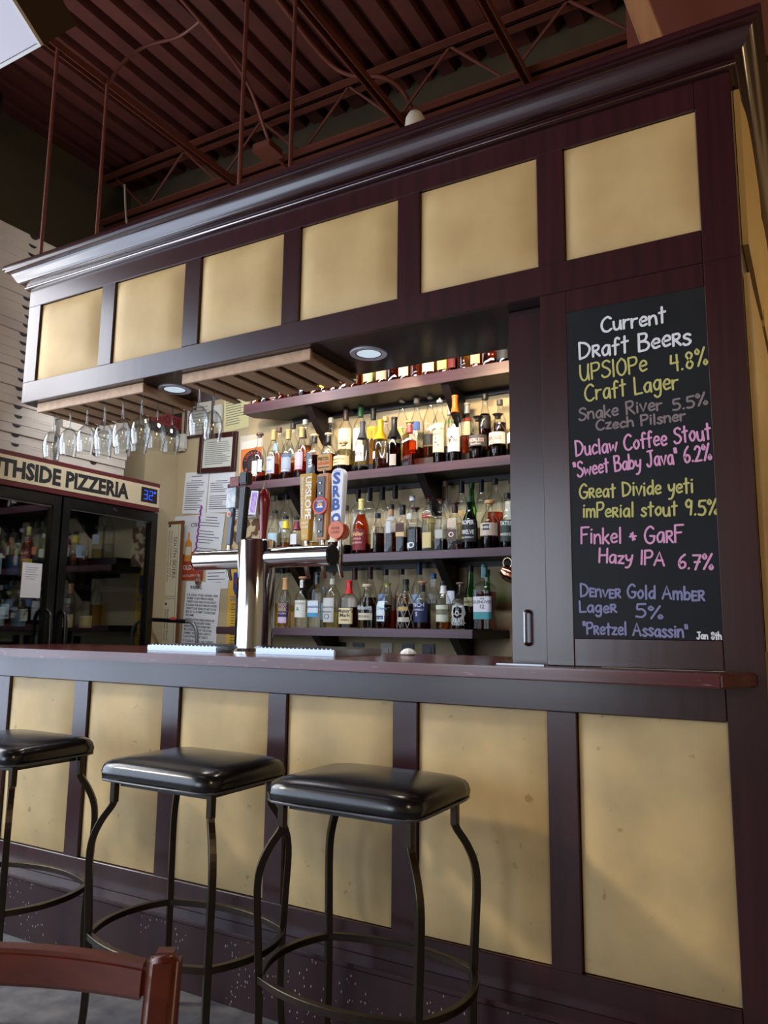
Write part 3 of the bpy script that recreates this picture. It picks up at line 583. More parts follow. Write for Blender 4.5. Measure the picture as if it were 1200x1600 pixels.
b3d = ['clear bottle with grey stopper behind the red tap handle', 'clear bottle with a narrow dark pourer', 'square-shouldered bottle with a long dark brown neck', 'square-shouldered bottle with a purplish black neck', 'round-shouldered bottle with a black neck', 'square bottle with a black neck and white patch', 'bottle with a pale grey-blue stopper', 'bottle with black cap and a red label', 'slim bottle with long bluish neck', 'clear bottle with black cap above the dark green bottle', 'green glass bottle with a long tapering neck', 'clear bottle with a black and white neck', 'long-necked bottle of reddish brown spirit', 'long-necked bottle beside the wooden panel']
for i, (x, H, r, lq, lv, cp_, lb, kd, gl_) in enumerate(B3):
    bottle(x, YBR, Z3+.06, H-.06, r, kd, gl_, lq, lv, cp_, lab=lb, capk='caps' if i in (2, 3, 4, 5, 9, 11) else 'plug', neck=(cp_, .78, .95) if i in (2, 3, 4, 5) else None, label=b3d[i]+', back row of the third shelf', group='back row bottles on the third shelf')
F4 = [
 dict(x=-2.449, H=.279, r=.037, liq='clear', lvl=.3, cap=(206, 160, 108), capk='caps', neck=((206, 160, 108), .76, .95), lab=[((62, 38, 86), .2, .5, 2.4), ((216, 196, 222), .09, .21, 1.8)], txt=[('WOODY', .02, .45, (216, 190, 150)), ('CREEK', .02, .36, (216, 190, 150)), ('DISTILLERS', .009, .28, (210, 200, 210))], d='clear bottle with purple label and wooden capsule, left end of the lowest shelf'),
 dict(x=-2.329, H=.284, r=.04, liq='clear', lvl=.25, cap=(196, 152, 110), capk='cork', lab=[((226, 226, 218), .2, .53, 2.3), ((226, 226, 218), .78, .93, 1.6)], txt=[('CASA TEQUILA', .009, .47, (130, 140, 130)), ('A', .022, .36, (60, 150, 110))], d='clear bottle with white label bearing a small green mark'),
 dict(x=-2.234, H=.314, r=.038, kind='rect', liq='clear', lvl=.3, cap=(20, 30, 36), capk='pour', neck=((40, 44, 48), .78, .9), lab=[((210, 222, 232), .26, .47, 1.7), ((70, 150, 206), .19, .26, 1.7)], txt=[("Jonaldo", .016, .37, (70, 110, 160))], d='clear rectangular bottle with white and blue label'),
 dict(x=-2.128, H=.311, r=.047, kind='flask', liq='pale', lvl=.3, cap=(74, 74, 72), capk='ball', neck=((186, 184, 176), .76, .86), lab=((196, 198, 196), .1, .52, 1.7), txt=[('HERRADURA', .009, .36, (90, 90, 96)), ('REPOSADO', .008, .28, (90, 90, 96)), ('O', .03, .2, (110, 110, 116))], d='flask-shaped bottle with grey arched label and studded ball stopper'),
 dict(x=-2.02, H=.256, r=.043, kind='rect', liq='dark', lvl=.44, cap=(206, 28, 36), capk='caps', neck=((206, 28, 36), .72, .95), lab=((220, 202, 158), .09, .42, 1.75), txt=[("Maker's", .019, .36, (50, 36, 30)), ('Mark', .019, .27, (50, 36, 30)), ('WHISKY', .009, .17, (70, 50, 40))], d='square bottle with red wax neck and cream label'),
 dict(x=-1.907, H=.234, r=.051, kind='squat', liq='clear', lvl=.3, cap=(206, 186, 160), capk='cork', lab=((214, 204, 184), .19, .34, 1.6, .2), txt=[('Abbott', .022, .47, (206, 214, 224)), ('TEQUILA', .011, .27, (110, 96, 80))], d='round clear bottle with script lettering and pale wooden stopper'),
 dict(x=-1.782, H=.238, r=.054, kind='flask', liq='red', lvl=.4, cap=(214, 204, 120), capk='ball', lab=[((206, 222, 226), .16, .6, 1.3, -.35), ((58, 62, 110), .2, .28, 1.1, -.35)], txt=[('Crown', .014, .44, (70, 110, 160))], d='rounded cut-glass amber bottle with white shield label and yellowish stopper'),
 dict(x=-1.672, H=.256, r=.043, kind='round', liq='dark', lvl=.5, cap=(24, 24, 26), neck=((60, 62, 44), .76, .9), lab=[((190, 160, 90), .36, .44, 1.4), ((196, 188, 170), .14, .23, 1.8)], d='dark bottle wrapped in a pale wire net'),
 dict(x=-1.576, H=.244, r=.044, liq='dark', lvl=.53, cap=(190, 140, 104), capk='cork', neck=((44, 34, 44), .78, .92), lab=((32, 42, 80), .14, .55, 2.7), txt=[('FINCH', .02, .5, (200, 206, 220)), ('RYE WHISKEY', .009, .4, (200, 206, 220)), ('5', .02, .31, (200, 206, 220))], d='dark bottle with navy label and light wooden stopper'),
 dict(x=-1.457, H=.242, r=.037, liq='amber', lvl=.14, cap=BLK, capk='pour', neck=((222, 222, 218), .74, .9), lab=[((206, 206, 184), .16, .5, 2.2), ((134, 122, 76), .3, .41, 2.2)], d='clear bottle with white neck, black pourer and olive striped label'),
 dict(x=-1.362, H=.234, r=.045, kind='round', liq='dark', lvl=.5, cap=(116, 96, 84), capk='cork', txt=[('BARREL', .022, .18, (206, 208, 206)), ('BOURBON', .01, .11, (196, 198, 196)), ('O', .09, .36, (190, 192, 190)), ('O-O-O', .024, .34, (206, 208, 206))], d='dark bottle printed with a big pale circular emblem'),
 dict(x=-1.235, H=.32, r=.051, kind='rect', liq='brown', lvl=.58, cap=(38, 96, 104), capk='caps', neck=((38, 96, 104), .84, .95), lab=[((206, 204, 216), .27, .5, 1.6), ((64, 140, 146), .16, .27, 1.6)], txt=[('THE', .008, .47, (80, 80, 100)), ('GLENLIVET', .013, .42, (70, 70, 90)), ('12', .018, .35, (70, 70, 90))], d='large amber bottle with white and teal label and teal capsule'),
]
for q in F4:
    q = dict(q); d = q.pop('d'); b = bottle(y=YFR, z=Z4, label=d, group='front row bottles on the lowest shelf', **q)
    if 'wire net' in d:
        t, prof, ex, face = b; mb = MB()
        for k in range(7):
            for sgn in (1, -1):
                pts = []
                for j in range(13):
                    zz = q['H']*(.02+.68*j/12); a = 2*PI*k/7+sgn*1.5*j/12; rr = rad_at(prof, zz)+.0022
                    pts.append((q['x']+rr*math.cos(a), YFR+rr*math.sin(a), Z4+zz))
                mb.tube(pts, .0009, 5)
        mb.build('wire_net', col(206, 200, 190, .4), t)
B4 = [(-2.563, .346, .04, 'gold', .4, (30, 28, 28), None, 'round', 'c'), (-2.263, .232, .018, 'clear', .3, (150, 196, 226), ((170, 206, 230), .2, .6, 2), 'round', 'c'), (-2.059, .336, .036, 'pale', .2, (66, 36, 36), ((190, 170, 150), .3, .5, 1.4), 'round', 'c'), (-1.959, .337, .037, 'dark', .5, (62, 34, 34), None, 'round', 'c'),
 (-1.862, .32, .037, 'dark', .4, (26, 26, 30), ((120, 140, 180), .4, .58, 1.6), 'round', 'c'), (-1.763, .321, .037, 'gold', .56, (36, 32, 36), None, 'round', 'c'), (-1.655, .359, .043, 'clear', .3, (34, 44, 84), ((150, 170, 200), .3, .5, 1.6), 'round', 'c'), (-1.572, .292, .029, 'clear', .3, (64, 110, 160), None, 'rect', 'c'),
 (-1.462, .329, .032, 'pale', .3, (92, 34, 36), ((216, 216, 226), .4, .6, 2), 'round', 'c'), (-1.36, .326, .034, 'dark', .5, (36, 34, 32), ((186, 178, 136), .36, .5, 2.4), 'taper', 'g'), (-1.27, .305, .03, 'dark', .5, (30, 60, 40), ((206, 196, 150), .3, .5, 2), 'taper', 'g')]
b4d = ['gold spirit bottle with black cap beside the draft tower', 'small slim bottle with sky blue cap', 'bottle with maroon-brown capsule right of the red wax bottle', 'dark spirit bottle with a brown capsule', 'bottle with a black cap and blue label', 'bottle of golden spirit with black cap', 'tall clear bottle with a navy capsule', 'slim clear bottle with a blue cap', 'bottle with a maroon capsule', 'green bottle with cream label', 'green bottle behind the large teal-capped one']
for i, (x, H, r, lq, lv, cp_, lb, kd, gl_) in enumerate(B4):
    bottle(x, YBR, Z4, H, r, kd, gl_, lq, lv, cp_, lab=lb, capk='caps' if i in (2, 3, 6, 8) else 'plug', neck=(cp_, .8, .95) if i in (2, 3, 6, 8) else None, txt=[('GLENLIVET', .01, .43, (90, 80, 60))] if i == 9 else (), label=b4d[i]+', back row of the lowest shelf', group='back row bottles on the lowest shelf')
X1 = [-2.715, -2.651, -2.578, -2.526, -2.446, -2.367, -2.281, -2.214, -2.15, -2.085, -2.002, -1.91, -1.83, -1.759, -1.69, -1.621, -1.541, -1.458, -1.402, -1.335, -1.268, -1.195, -1.118, -1.04]
T1 = [('amber', None), ('dark', None), ('clear', (216, 170, 176)), ('red', None), ('clear', None), ('dark', None), ('gold', (240, 204, 80)), ('gold', (240, 204, 80)), ('red', None), ('clear', None), ('brown', (120, 96, 84)), ('pale', (170, 206, 160)), ('red', (226, 206, 170)), ('brown', None), ('amber', (232, 216, 190)), ('amber', None), ('gold', (232, 226, 206)), ('amber', (240, 216, 130)), ('dark', (110, 30, 34)), ('gold', None), ('amber', (214, 196, 150)), ('brown', None), ('dark', (30, 36, 44)), ('dark', (206, 204, 196))]
nmc = {'amber': 'amber', 'dark': 'dark', 'clear': 'clear', 'red': 'orange-red', 'gold': 'golden', 'brown': 'brown', 'pale': 'pale'}
for i, (x, (lq, lb)) in enumerate(zip(X1, T1)):
    side = ('%s from the left' % ORD[i]) if i < 12 else ('%s from the right' % ORD[23-i])
    r_ = min(.036, .47*min([abs(x-v) for v in X1 if v != x]))
    bottle(x, YFR, Z1, .3, r_, ('round', 'rect', 'round', 'squat')[i % 4], 'c', lq, R.uniform(.35, .6), (60, 46, 40), lab=(lb, .08 if lb != (240, 204, 80) else .12, .4, 2.2) if lb else None, txt=(), label='%s spirit bottle on the top shelf, %s' % (nmc[lq], side), group='bottles on the top shelf', n=14)
for i, x in enumerate([-2.61, -2.49, -2.33, -2.18, -2.04, -1.87, -1.72, -1.58, -1.43, -1.3, -1.16]):
    bottle(x, YBR, Z1, .31, .036, 'round', 'c', ('amber', 'gold', 'brown')[i % 3], .5, (60, 46, 40), label='%s bottle from the left in the back row of the top shelf' % ORD[i], group='back row bottles on the top shelf', n=12)

# copper mug hanging under the third shelf
t = thing('copper_mug', (-1.093, 1.42, 1.43), 'shiny copper mug hanging by its handle under the third shelf', 'mug')
mx = Matrix.Rotation(2.2, 3, 'Y')
MB().lathe([(.02, -.036), (.03, -.033), (.037, -.01), (.036, .015), (.03, .036), (.027, .036), (.033, .012), (.02, -.03)], (-1.093, 1.42, 1.43), 20, M=mx).build('cup', pmat('copper', (.75, .32, .2, 1), .15, 1), t, smooth=40)
MB().tube([(-1.10+.022*math.cos(a), 1.42, 1.484+.024*math.sin(a)) for a in [2*PI*k/16 for k in range(16)]], .003, 6, closed=True).build('handle', pmat('brass_handle', (.8, .62, .4, 1), .2, 1), t)
# outlets under the lowest shelf
ox = [(-2.31, 1), (-2.19, 1), (-2.07, 1), (-1.888, 0), (-1.757, 1), (-1.633, 1)]
ol = ['leftmost black outlet plate under the lowest shelf', 'second black outlet plate from the left under the lowest shelf', 'third black outlet plate, just left of the white switch', 'white switch plate between black outlets under the lowest shelf', 'black outlet plate just right of the white switch', 'rightmost black outlet plate by the shelf bracket']
for (x, b), l in zip(ox, ol):
    t = thing('outlet_plate' if b else 'switch_plate', (x, YB, 1.03), l, 'wall plate', 'wall plates under the lowest shelf')
    B((x-.037, YB-.008, .965), (x+.037, YB-.0005, 1.085), 'plate', BLACKP if b else col(196, 190, 176), t, .003)
    if b:
        for zc in (1.0, 1.05): B((x-.018, YB-.011, zc-.018), (x+.018, YB-.0075, zc+.018), 'socket', col(28, 28, 32, .3), t, .003)
    else: B((x-.016, YB-.012, .992), (x+.016, YB-.0075, 1.058), 'rocker', col(206, 200, 188), t, .003)

# ------------------------------------------------------------------ door panel beside the opening
t = thing('sliding_panel', (-.52, .09, ZT), 'dark wooden panel with steel pull beside the chalkboard wall', 'panel')
B((-.585, .07, 1.0705), (-.4605, .1, 2.138), 'board', CHERRYV, t, .002)
MB().tube(catmull([(-.535, .07, 1.125), (-.535, .045, 1.128), (-.535, .042, 1.14), (-.535, .042, 1.205), (-.535, .045, 1.217), (-.535, .07, 1.22)], 4), .0055, 8).build('pull_handle', STEEL, t, smooth=60)

# ------------------------------------------------------------------ chalkboard with hand lettering
cb = thing('chalkboard', (-.2, 0, 1.6), 'black chalkboard listing the current draft beers in coloured chalk', 'chalkboard')
B((-.383, .001, 1.146), (-.012, .0079, 2.072), 'board', BOARD, cb)
G = {
 'A': (.66, [[(0, 0), (.3, 1), (.62, 0)], [(.1, .36), (.52, .38)]]), 'B': (.56, [[(.02, 0), (0, 1)], [(0, .98), (.34, .98), (.42, .8), (.3, .6), (.04, .54)], [(.04, .54), (.4, .5), (.54, .28), (.4, .05), (.02, 0)]]),
 'C': (.6, [[(.56, .86), (.36, 1), (.1, .8), (0, .45), (.12, .1), (.36, 0), (.58, .14)]]), 'D': (.64, [[(.04, 0), (0, 1)], [(0, 1), (.38, .9), (.6, .55), (.42, .14), (.04, 0)]]),
 'F': (.5, [[(.02, 0), (0, 1)], [(0, 1), (.5, 1.02)], [(.02, .55), (.38, .58)]]), 'G': (.64, [[(.54, .86), (.34, 1), (.1, .8), (0, .45), (.12, .1), (.36, 0), (.56, .14), (.6, .42)], [(.34, .44), (.62, .42)]]),
 'H': (.56, [[(0, 1), (.02, 0)], [(.52, 1), (.54, 0)], [(.02, .5), (.54, .54)]]), 'I': (.12, [[(.05, 1), (.06, 0)]]), 'J': (.5, [[(.1, 1), (.52, 1.02)], [(.34, 1), (.36, .4), (.28, .05), (.1, 0), (0, .16)]]),
 'K': (.5, [[(0, 1), (.02, 0)], [(.46, 1), (.04, .45)], [(.1, .5), (.5, 0)]]), 'L': (.46, [[(0, 1), (.03, .02)], [(.03, .02), (.46, .06)]]), 'O': (.56, [[(.28, 1), (.04, .7), (.06, .2), (.3, .0), (.52, .3), (.48, .8), (.26, 1)]]), 'P': (.5, [[(.03, 0), (0, 1)], [(0, .98), (.36, 1), (.48, .78), (.36, .54), (.02, .48)]]),
 'R': (.54, [[(.03, 0), (0, 1)], [(0, .98), (.36, 1), (.46, .78), (.34, .56), (.02, .5)], [(.14, .5), (.54, 0)]]), 'S': (.5, [[(.48, .88), (.3, 1), (.08, .88), (.1, .66), (.35, .5), (.5, .28), (.36, .04), (.12, 0), (0, .14)]]),
 'U': (.56, [[(0, 1), (.02, .3), (.22, 0), (.44, .22), (.5, 1)], [(.48, .5), (.54, 0)]]), 'E': (.46, [[(.44, .96), (0, 1)], [(0, 1), (.02, 0)], [(.02, 0), (.46, .03)], [(.02, .52), (.36, .54)]]),
 'a': (.46, [[(.4, .56), (.2, .6), (.02, .34), (.12, .03), (.32, .12), (.4, .5)], [(.4, .58), (.44, 0)]]), 'b': (.44, [[(0, 1), (.02, 0)], [(.02, .3), (.2, .58), (.42, .34), (.28, .03), (.02, .08)]]),
 'c': (.4, [[(.4, .5), (.22, .6), (.02, .34), (.14, .03), (.4, .12)]]), 'd': (.46, [[(.4, .5), (.2, .58), (.02, .3), (.14, .02), (.34, .1), (.42, .4)], [(.42, 1), (.44, 0)]]),
 'e': (.42, [[(.04, .3), (.38, .36), (.34, .56), (.16, .58), (.02, .32), (.14, .03), (.4, .1)]]), 'f': (.36, [[(.36, .92), (.24, 1), (.14, .85), (.14, .4), (.14, 0)], [(0, .55), (.32, .58)]]),
 'g': (.46, [[(.4, .52), (.2, .6), (.02, .34), (.14, .06), (.34, .16), (.4, .5)], [(.42, .58), (.42, 0), (.36, -.28), (.18, -.36), (.04, -.24)]]), 'h': (.44, [[(0, 1), (.02, 0)], [(.02, .35), (.18, .58), (.36, .48), (.42, 0)]]),
 'i': (.14, [[(.06, .58), (.07, 0)], [(.06, .8), (.08, .82)]]), 'k': (.4, [[(0, 1), (.02, 0)], [(.36, .58), (.03, .26)], [(.1, .32), (.4, 0)]]), 'l': (.14, [[(.05, 1), (.07, 0)]]),
 'm': (.66, [[(0, .58), (.02, 0)], [(.02, .38), (.15, .58), (.28, .5), (.32, 0)], [(.32, .38), (.44, .58), (.58, .5), (.62, 0)]]), 'n': (.44, [[(0, .58), (.02, 0)], [(.02, .36), (.18, .58), (.36, .5), (.42, 0)]]),
 'o': (.44, [[(.22, .6), (.02, .34), (.18, .01), (.4, .24), (.34, .54), (.2, .6)]]), 'p': (.44, [[(0, .58), (.02, -.36)], [(.01, .4), (.2, .6), (.42, .36), (.28, .04), (.03, .1)]]),
 'r': (.34, [[(0, .58), (.02, 0)], [(.02, .34), (.12, .54), (.32, .56)]]), 's': (.36, [[(.34, .52), (.18, .6), (.05, .48), (.2, .32), (.34, .16), (.18, 0), (.0, .1)]]), 't': (.36, [[(.16, .95), (.17, .0)], [(0, .62), (.34, .66)]]),
 'u': (.46, [[(0, .58), (.03, .15), (.18, 0), (.36, .16), (.4, .58)], [(.4, .4), (.44, 0)]]), 'v': (.4, [[(0, .58), (.18, 0), (.4, .6)]]), 'w': (.62, [[(0, .58), (.14, 0), (.3, .45)], [(.3, .45), (.44, 0), (.6, .6)]]),
 'y': (.42, [[(0, .58), (.06, .26), (.22, .2), (.38, .36)], [(.42, .6), (.34, 0), (.2, -.32), (.02, -.36)]]), 'z': (.38, [[(0, .56), (.36, .58)], [(.36, .58), (.02, .03)], [(.02, .03), (.38, .02)]]),
 '2': (.46, [[(.02, .8), (.2, 1), (.42, .82), (.3, .45), (0, .02)], [(0, .02), (.48, .04)]]), '4': (.5, [[(.08, 1), (.04, .5)], [(.04, .5), (.48, .52)], [(.42, 1), (.42, 0)]]), '5': (.46, [[(.08, .98), (.46, 1)], [(.08, .98), (.06, .6), (.3, .6), (.46, .32), (.3, .03), (0, .06)]]),
 '6': (.46, [[(.36, 1), (.1, .7), (.02, .3), (.16, .01), (.4, .12), (.42, .36), (.24, .48), (.05, .3)]]), '7': (.46, [[(0, .96), (.46, 1)], [(.46, 1), (.2, 0)], [(.12, .5), (.44, .54)]]), '8': (.46, [[(.4, .86), (.22, 1), (.06, .82), (.2, .56), (.42, .28), (.26, .01), (.05, .18), (.18, .46), (.38, .7), (.4, .86)]]),
 '9': (.46, [[(.4, .8), (.22, 1), (.04, .76), (.16, .5), (.36, .6), (.42, .9)], [(.42, .9), (.4, .4), (.36, 0)]]), '%': (.7, [[(.56, 1.02), (.14, 0)], [(.12, .98), (.02, .82), (.14, .68), (.24, .82), (.12, .98)], [(.58, .3), (.48, .14), (.58, .02), (.68, .14), (.58, .3)]]),
 '.': (.16, [[(.06, .0), (.08, .03)]]), '"': (.22, [[(.02, 1), (.05, .72)], [(.14, 1), (.17, .72)]]), '+': (.4, [[(.18, .6), (.2, .15)], [(0, .36), (.38, .4)], [(.06, .52), (.32, .2)]]), ' ': (.3, [])}
SC_ = {'q': 'R', 'x': 'E', 'j': 'S'}   # small capitals
for a, b in SC_.items(): G[a] = (G[b][0]*.72, [[(u*.72, v*.66) for u, v in st] for st in G[b][1]])
RB = [0]
def ribbon(mb, pts, hw, y):
    RB[0] = (RB[0]+1) % 12; y = y-.00004*RB[0]
    pts = [Vector((p[0], p[1], 0)) for p in pts]
    vs = []; n = len(pts)
    for i, p in enumerate(pts):
        t = pts[min(i+1, n-1)]-pts[max(i-1, 0)]; t = t.normalized() if t.length > 0 else Vector((1, 0, 0)); nn = Vector((-t.y, t.x, 0))*hw
        vs += [(p.x+nn.x, y, p.y+nn.y), (p.x-nn.x, y, p.y-nn.y)]
    mb.add(vs, [(2*i, 2*i+1, 2*i+3, 2*i+2) for i in range(n-1)])
    for p, dy in ((pts[0], .00001), (pts[-1], .00002)): mb.add([(p.x+hw*math.cos(PI*k/4), y+dy, p.y+hw*math.sin(PI*k/4)) for k in range(8)], [tuple(range(8))])
def chalk(s, x0, z0, x1, z1, cap, c, name='chalk_line', hw=.0027):
    wid = sum(G[ch][0]+.13 for ch in s)-.13; L = math.hypot(x1-x0, z1-z0); k = L/wid
    ux, uz = (x1-x0)/L, (z1-z0)/L; mb = MB(); cur = 0; y = .0004; jit = random.Random(len(s))
    for ch in s:
        w_, st = G[ch]; dz = jit.uniform(-.04, .04); kk = jit.uniform(.94, 1.06)
        for stroke in st:
            pts = stroke if len(stroke) < 4 else [(v.x, v.y) for v in catmull([(a, b, 0) for a, b in stroke], 4)]
            q = [((cur+a)*k, (b*kk+dz)*cap) for a, b in pts]
            ribbon(mb, [(x0+ux*a-uz*b, z0+uz*a+ux*b) for a, b in q], hw, y)
        cur += w_+.13
    mb.build(name, pmat('chalk_%d_%d_%d' % c, lin(*c), .9), cb)
WH, YE, GY, PK, LV = (226, 226, 232), (196, 190, 116), (136, 122, 122), (222, 160, 200), (136, 136, 176)
CH = [
 ('Current', -0.2837, 1.9954, -0.1125, 1.9925, 0.0442, WH),
 ('Dqaft Beeqj', -0.3487, 1.9276, -0.0525, 1.9204, 0.0474, WH),
 ('UPSlOPe', -0.3468, 1.8632, -0.1656, 1.8644, 0.0477, YE),
 ('4.8%', -0.1052, 1.8530, -0.0130, 1.8557, 0.0455, YE),
 ('Craft Lager', -0.3349, 1.8018, -0.0879, 1.8036, 0.0468, YE),
 ('Snake River', -0.3534, 1.7487, -0.1311, 1.7516, 0.0342, GY),
 ('5.5%', -0.1032, 1.7453, -0.0181, 1.7495, 0.0310, GY),
 ('Czech Pilsner', -0.3062, 1.7155, -0.0743, 1.7138, 0.0283, GY),
 ('Duclaw Coffee Stout', -0.3651, 1.6471, -0.0148, 1.6572, 0.0421, PK),
 ('"Sweet Baby Java" 6.2%', -0.3720, 1.5895, -0.0158, 1.6052, 0.0400, PK),
 ('Gqeat Divide yeti', -0.3575, 1.5270, -0.0641, 1.5223, 0.0381, YE),
 ('imPeqial stout 9.5%', -0.3500, 1.4747, -0.0077, 1.4605, 0.0375, YE),
 ('Finkel + GaqF', -0.3572, 1.4032, -0.0939, 1.3927, 0.0427, PK),
 ('Hazy IPA', -0.3101, 1.3501, -0.1417, 1.3364, 0.0356, PK),
 ('6.7%', -0.1083, 1.3289, -0.0265, 1.3201, 0.0374, PK),
 ('Dxnvxq Gold Ambxq', -0.3629, 1.2578, -0.0502, 1.2451, 0.0333, LV),
 ('Lageq', -0.3658, 1.2147, -0.2686, 1.2147, 0.0290, LV),
 ('5%', -0.2181, 1.2015, -0.1512, 1.2001, 0.0329, LV),
 ('"Pqetzel Assassin"', -0.3586, 1.1583, -0.0929, 1.1523, 0.0314, LV),
 ('Jan 8th', -0.0716, 1.1493, -0.0152, 1.1490, 0.0173, WH),
]
for a in CH: chalk(a[0], a[1], a[2], a[3], a[4], a[5], a[6], hw=.0018 if a[0] == 'Jan 8th' else (.0033 if a[6] == WH else .0027))

# ------------------------------------------------------------------ draft tower and tap handles
tx, ty = -1.645, .2
tw = thing('draft_tower', (tx, ty, ZT), 'polished steel T-shaped draft beer tower on the bar', 'beer tower')
MB().lathe([(.084, .0005), (.084, .006), (.078, .012), (.072, .018)], (tx, ty, ZT), 36).build('base_flange', CHROME, tw, smooth=40)
MB().lathe([(.0715, .018), (.0715, .412), (.066, .42), (.02, .421)], (tx, ty, ZT), 40).build('column', CHROME, tw, smooth=40)
for x0, x1 in ((tx+.03, -1.305), (-1.938, tx-.03)):
    MB().tube([(x0, ty, 1.422), (x1, ty, 1.422)], .0385, 36).build('arm', CHROME, tw, smooth=40)
MB().tube([(-1.305, ty, 1.422), (-1.298, ty, 1.422)], [.0395, .037], 36).build('end_cap', DKSTEEL, tw, smooth=40)
MB().tube([(-1.938, ty, 1.422), (-1.945, ty, 1.422)], [.0395, .037], 36).build('end_cap', CHROME, tw, smooth=40)
mb = MB(); mb.tube([(-.0, 0, 0), (0, 0, 0.0001)], .0001, 3)
FY = .29
def faucet(x):
    mb = MB(); mb.tube([(x, ty+.03, 1.43), (x, FY, 1.43)], .011, 12); mb.tube([(x, FY-.004, 1.395), (x, FY, 1.46)], .013, 12); mb.build('faucet_body', CHROME, tw, smooth=40)
    MB().tube([(x, FY, 1.40), (x, FY+.008, 1.372), (x, FY+.018, 1.35)], [.011, .009, .008], 10).build('spout', CHROME, tw, smooth=40)
    MB().tube([(x, FY, 1.455), (x, FY, 1.488)], [.010, .0065], 10).build('collar', CHROME, tw, smooth=40)
TAPS = [-1.862, -1.802, -1.69, -1.48, -1.405, -1.33]
for x in TAPS: faucet(x)
def handle(x, label, z0=1.486): return thing('tap_handle', (x, FY, z0), label, 'tap handle', 'beer tap handles')
def slab(t, x, y, z0, z1, w0, w1, th, name, mt, lean=0, bev=.003):
    vs = [(x-w0/2, y-th/2, z0), (x+w0/2, y-th/2, z0), (x+w0/2, y+th/2, z0), (x-w0/2, y+th/2, z0), (x+lean-w1/2, y-th/2, z1), (x+lean+w1/2, y-th/2, z1), (x+lean+w1/2, y+th/2, z1), (x+lean-w1/2, y+th/2, z1)]
    return MB().add(vs, [(0, 3, 2, 1), (4, 5, 6, 7), (0, 1, 5, 4), (1, 2, 6, 5), (2, 3, 7, 6), (3, 0, 4, 7)]).build(name, mt, t, bevel=bev)
GOLDP = col(198, 152, 30, .35)
# mustard handle
x = -1.48; t = handle(x, 'mustard yellow tapered tap handle with vertical white lettering')
slab(t, x, FY, 1.49, 1.748, .034, .064, .03, 'paddle', GOLDP)
mb = MB(); yy = FY-.0165
put_text(mb, 'UPSLOPE', (x+.001, yy, 1.735), (0, 0, -1), (1, 0, 0), .025, .165, bold=.035); put_text(mb, 'BREWING COMPANY', (x-.020, yy, 1.735), (0, 0, -1), (1, 0, 0), .0105, .16, bold=.02)
mb.build('lettering', col(232, 228, 214), t); mb = MB()
put_text(mb, 'CRAFT', (x, yy, 1.552), (1, 0, 0), (0, 0, 1), .009, .032, 'c', .02); put_text(mb, 'LAGER', (x, yy, 1.537), (1, 0, 0), (0, 0, 1), .009, .032, 'c', .02); put_text(mb, 'No 4', (x, yy, 1.503), (1, 0, 0), (0, 0, 1), .009, .02, 'c', .02)
mb.build('lettering', col(232, 228, 214), t)
MB().tube([(x, FY, 1.48), (x, FY, 1.492)], .009, 12).build('ferrule', CHROME, t)
# slate handle with round badge, square sign on top
x = -1.405; t = handle(x, 'grey slate and wood tap handle with round blue badge and PRETZEL sign on top')
slab(t, x+.003, FY, 1.49, 1.742, .038, .05, .028, 'wooden_back', pmat('light_handle_wood', lin(190, 128, 76), .5, 0, .5, lin(206, 146, 92), 6, (6, 6, 1)))
slab(t, x-.004, FY-.016, 1.5, 1.73, .024, .034, .006, 'slate_face', col(96, 98, 104, .6), bev=.001)
for zc in (1.705, 1.665, 1.565, 1.52): MB().lathe([(.004, 0), (.004, .003), (.001, .004)], (0, 0, 0), 10, M=Matrix.Translation((x-.003, FY-.019, zc)) @ Matrix.Rotation(PI/2, 4, 'X')).build('bolt', CHROME, t)
def disc(mb, c, r0, r1, d, mt, n=28):
    mb.lathe([(r0, 0), (r1, 0), (r1, d), (r0, d)], (0, 0, 0), n, mt, M=Matrix.Translation(c) @ Matrix.Rotation(PI/2, 4, 'X'), cap=False)
mb = MB(); c = (x-.002, FY-.02, 1.617); disc(mb, c, .025, .032, .006, col(206, 74, 70)); disc(mb, c, .0, .0255, .0045, col(44, 76, 150))
mb.build('badge', None, t, smooth=40)
mb = MB(); yy = FY-.0252
mb.add([(x-.002+.012*math.cos(PI*k/10), yy, 1.618+.012*math.sin(PI*k/10)) for k in range(11)], [tuple(range(11))], col(236, 160, 50))
mb.add([(x-.018, yy-.0004, 1.609), (x-.008, yy-.0004, 1.619), (x-.003, yy-.0004, 1.614), (x+.003, yy-.0004, 1.621), (x+.014, yy-.0004, 1.609)], [(0, 1, 2, 3, 4)], col(226, 228, 232))
put_text(mb, 'DENVER', (x-.002, yy, 1.632), (1, 0, 0), (0, 0, 1), .006, .028, 'c', .02, col(226, 228, 232)); mb.build('badge_emblem', None, t)
MB().tube([(x, FY, 1.742), (x, FY, 1.757)], .006, 8).build('post', CHROME, t)
slab(t, x-.002, FY, 1.755, 1.818, .062, .062, .014, 'top_sign', pmat('sign_board', lin(222, 168, 92), .5), bev=.004)
mb = MB(); yy = FY-.0076
put_text(mb, 'PRETZEL', (x-.002, yy, 1.794), (1, 0, 0), (0, 0, 1), .0125, .048, 'c', .02, INKB); put_text(mb, 'ASSASSIN', (x-.002, yy, 1.777), (1, 0, 0), (0, 0, 1), .0115, .05, 'c', .03, col(212, 60, 36))
mb.box((x-.027, yy-.0003, 1.763), (x+.023, yy+.0002, 1.770), col(110, 90, 70)); mb.build('sign_lettering', None, t)
MB().tube([(x, FY, 1.48), (x, FY, 1.492)], .008, 12).build('ferrule', CHROME, t)
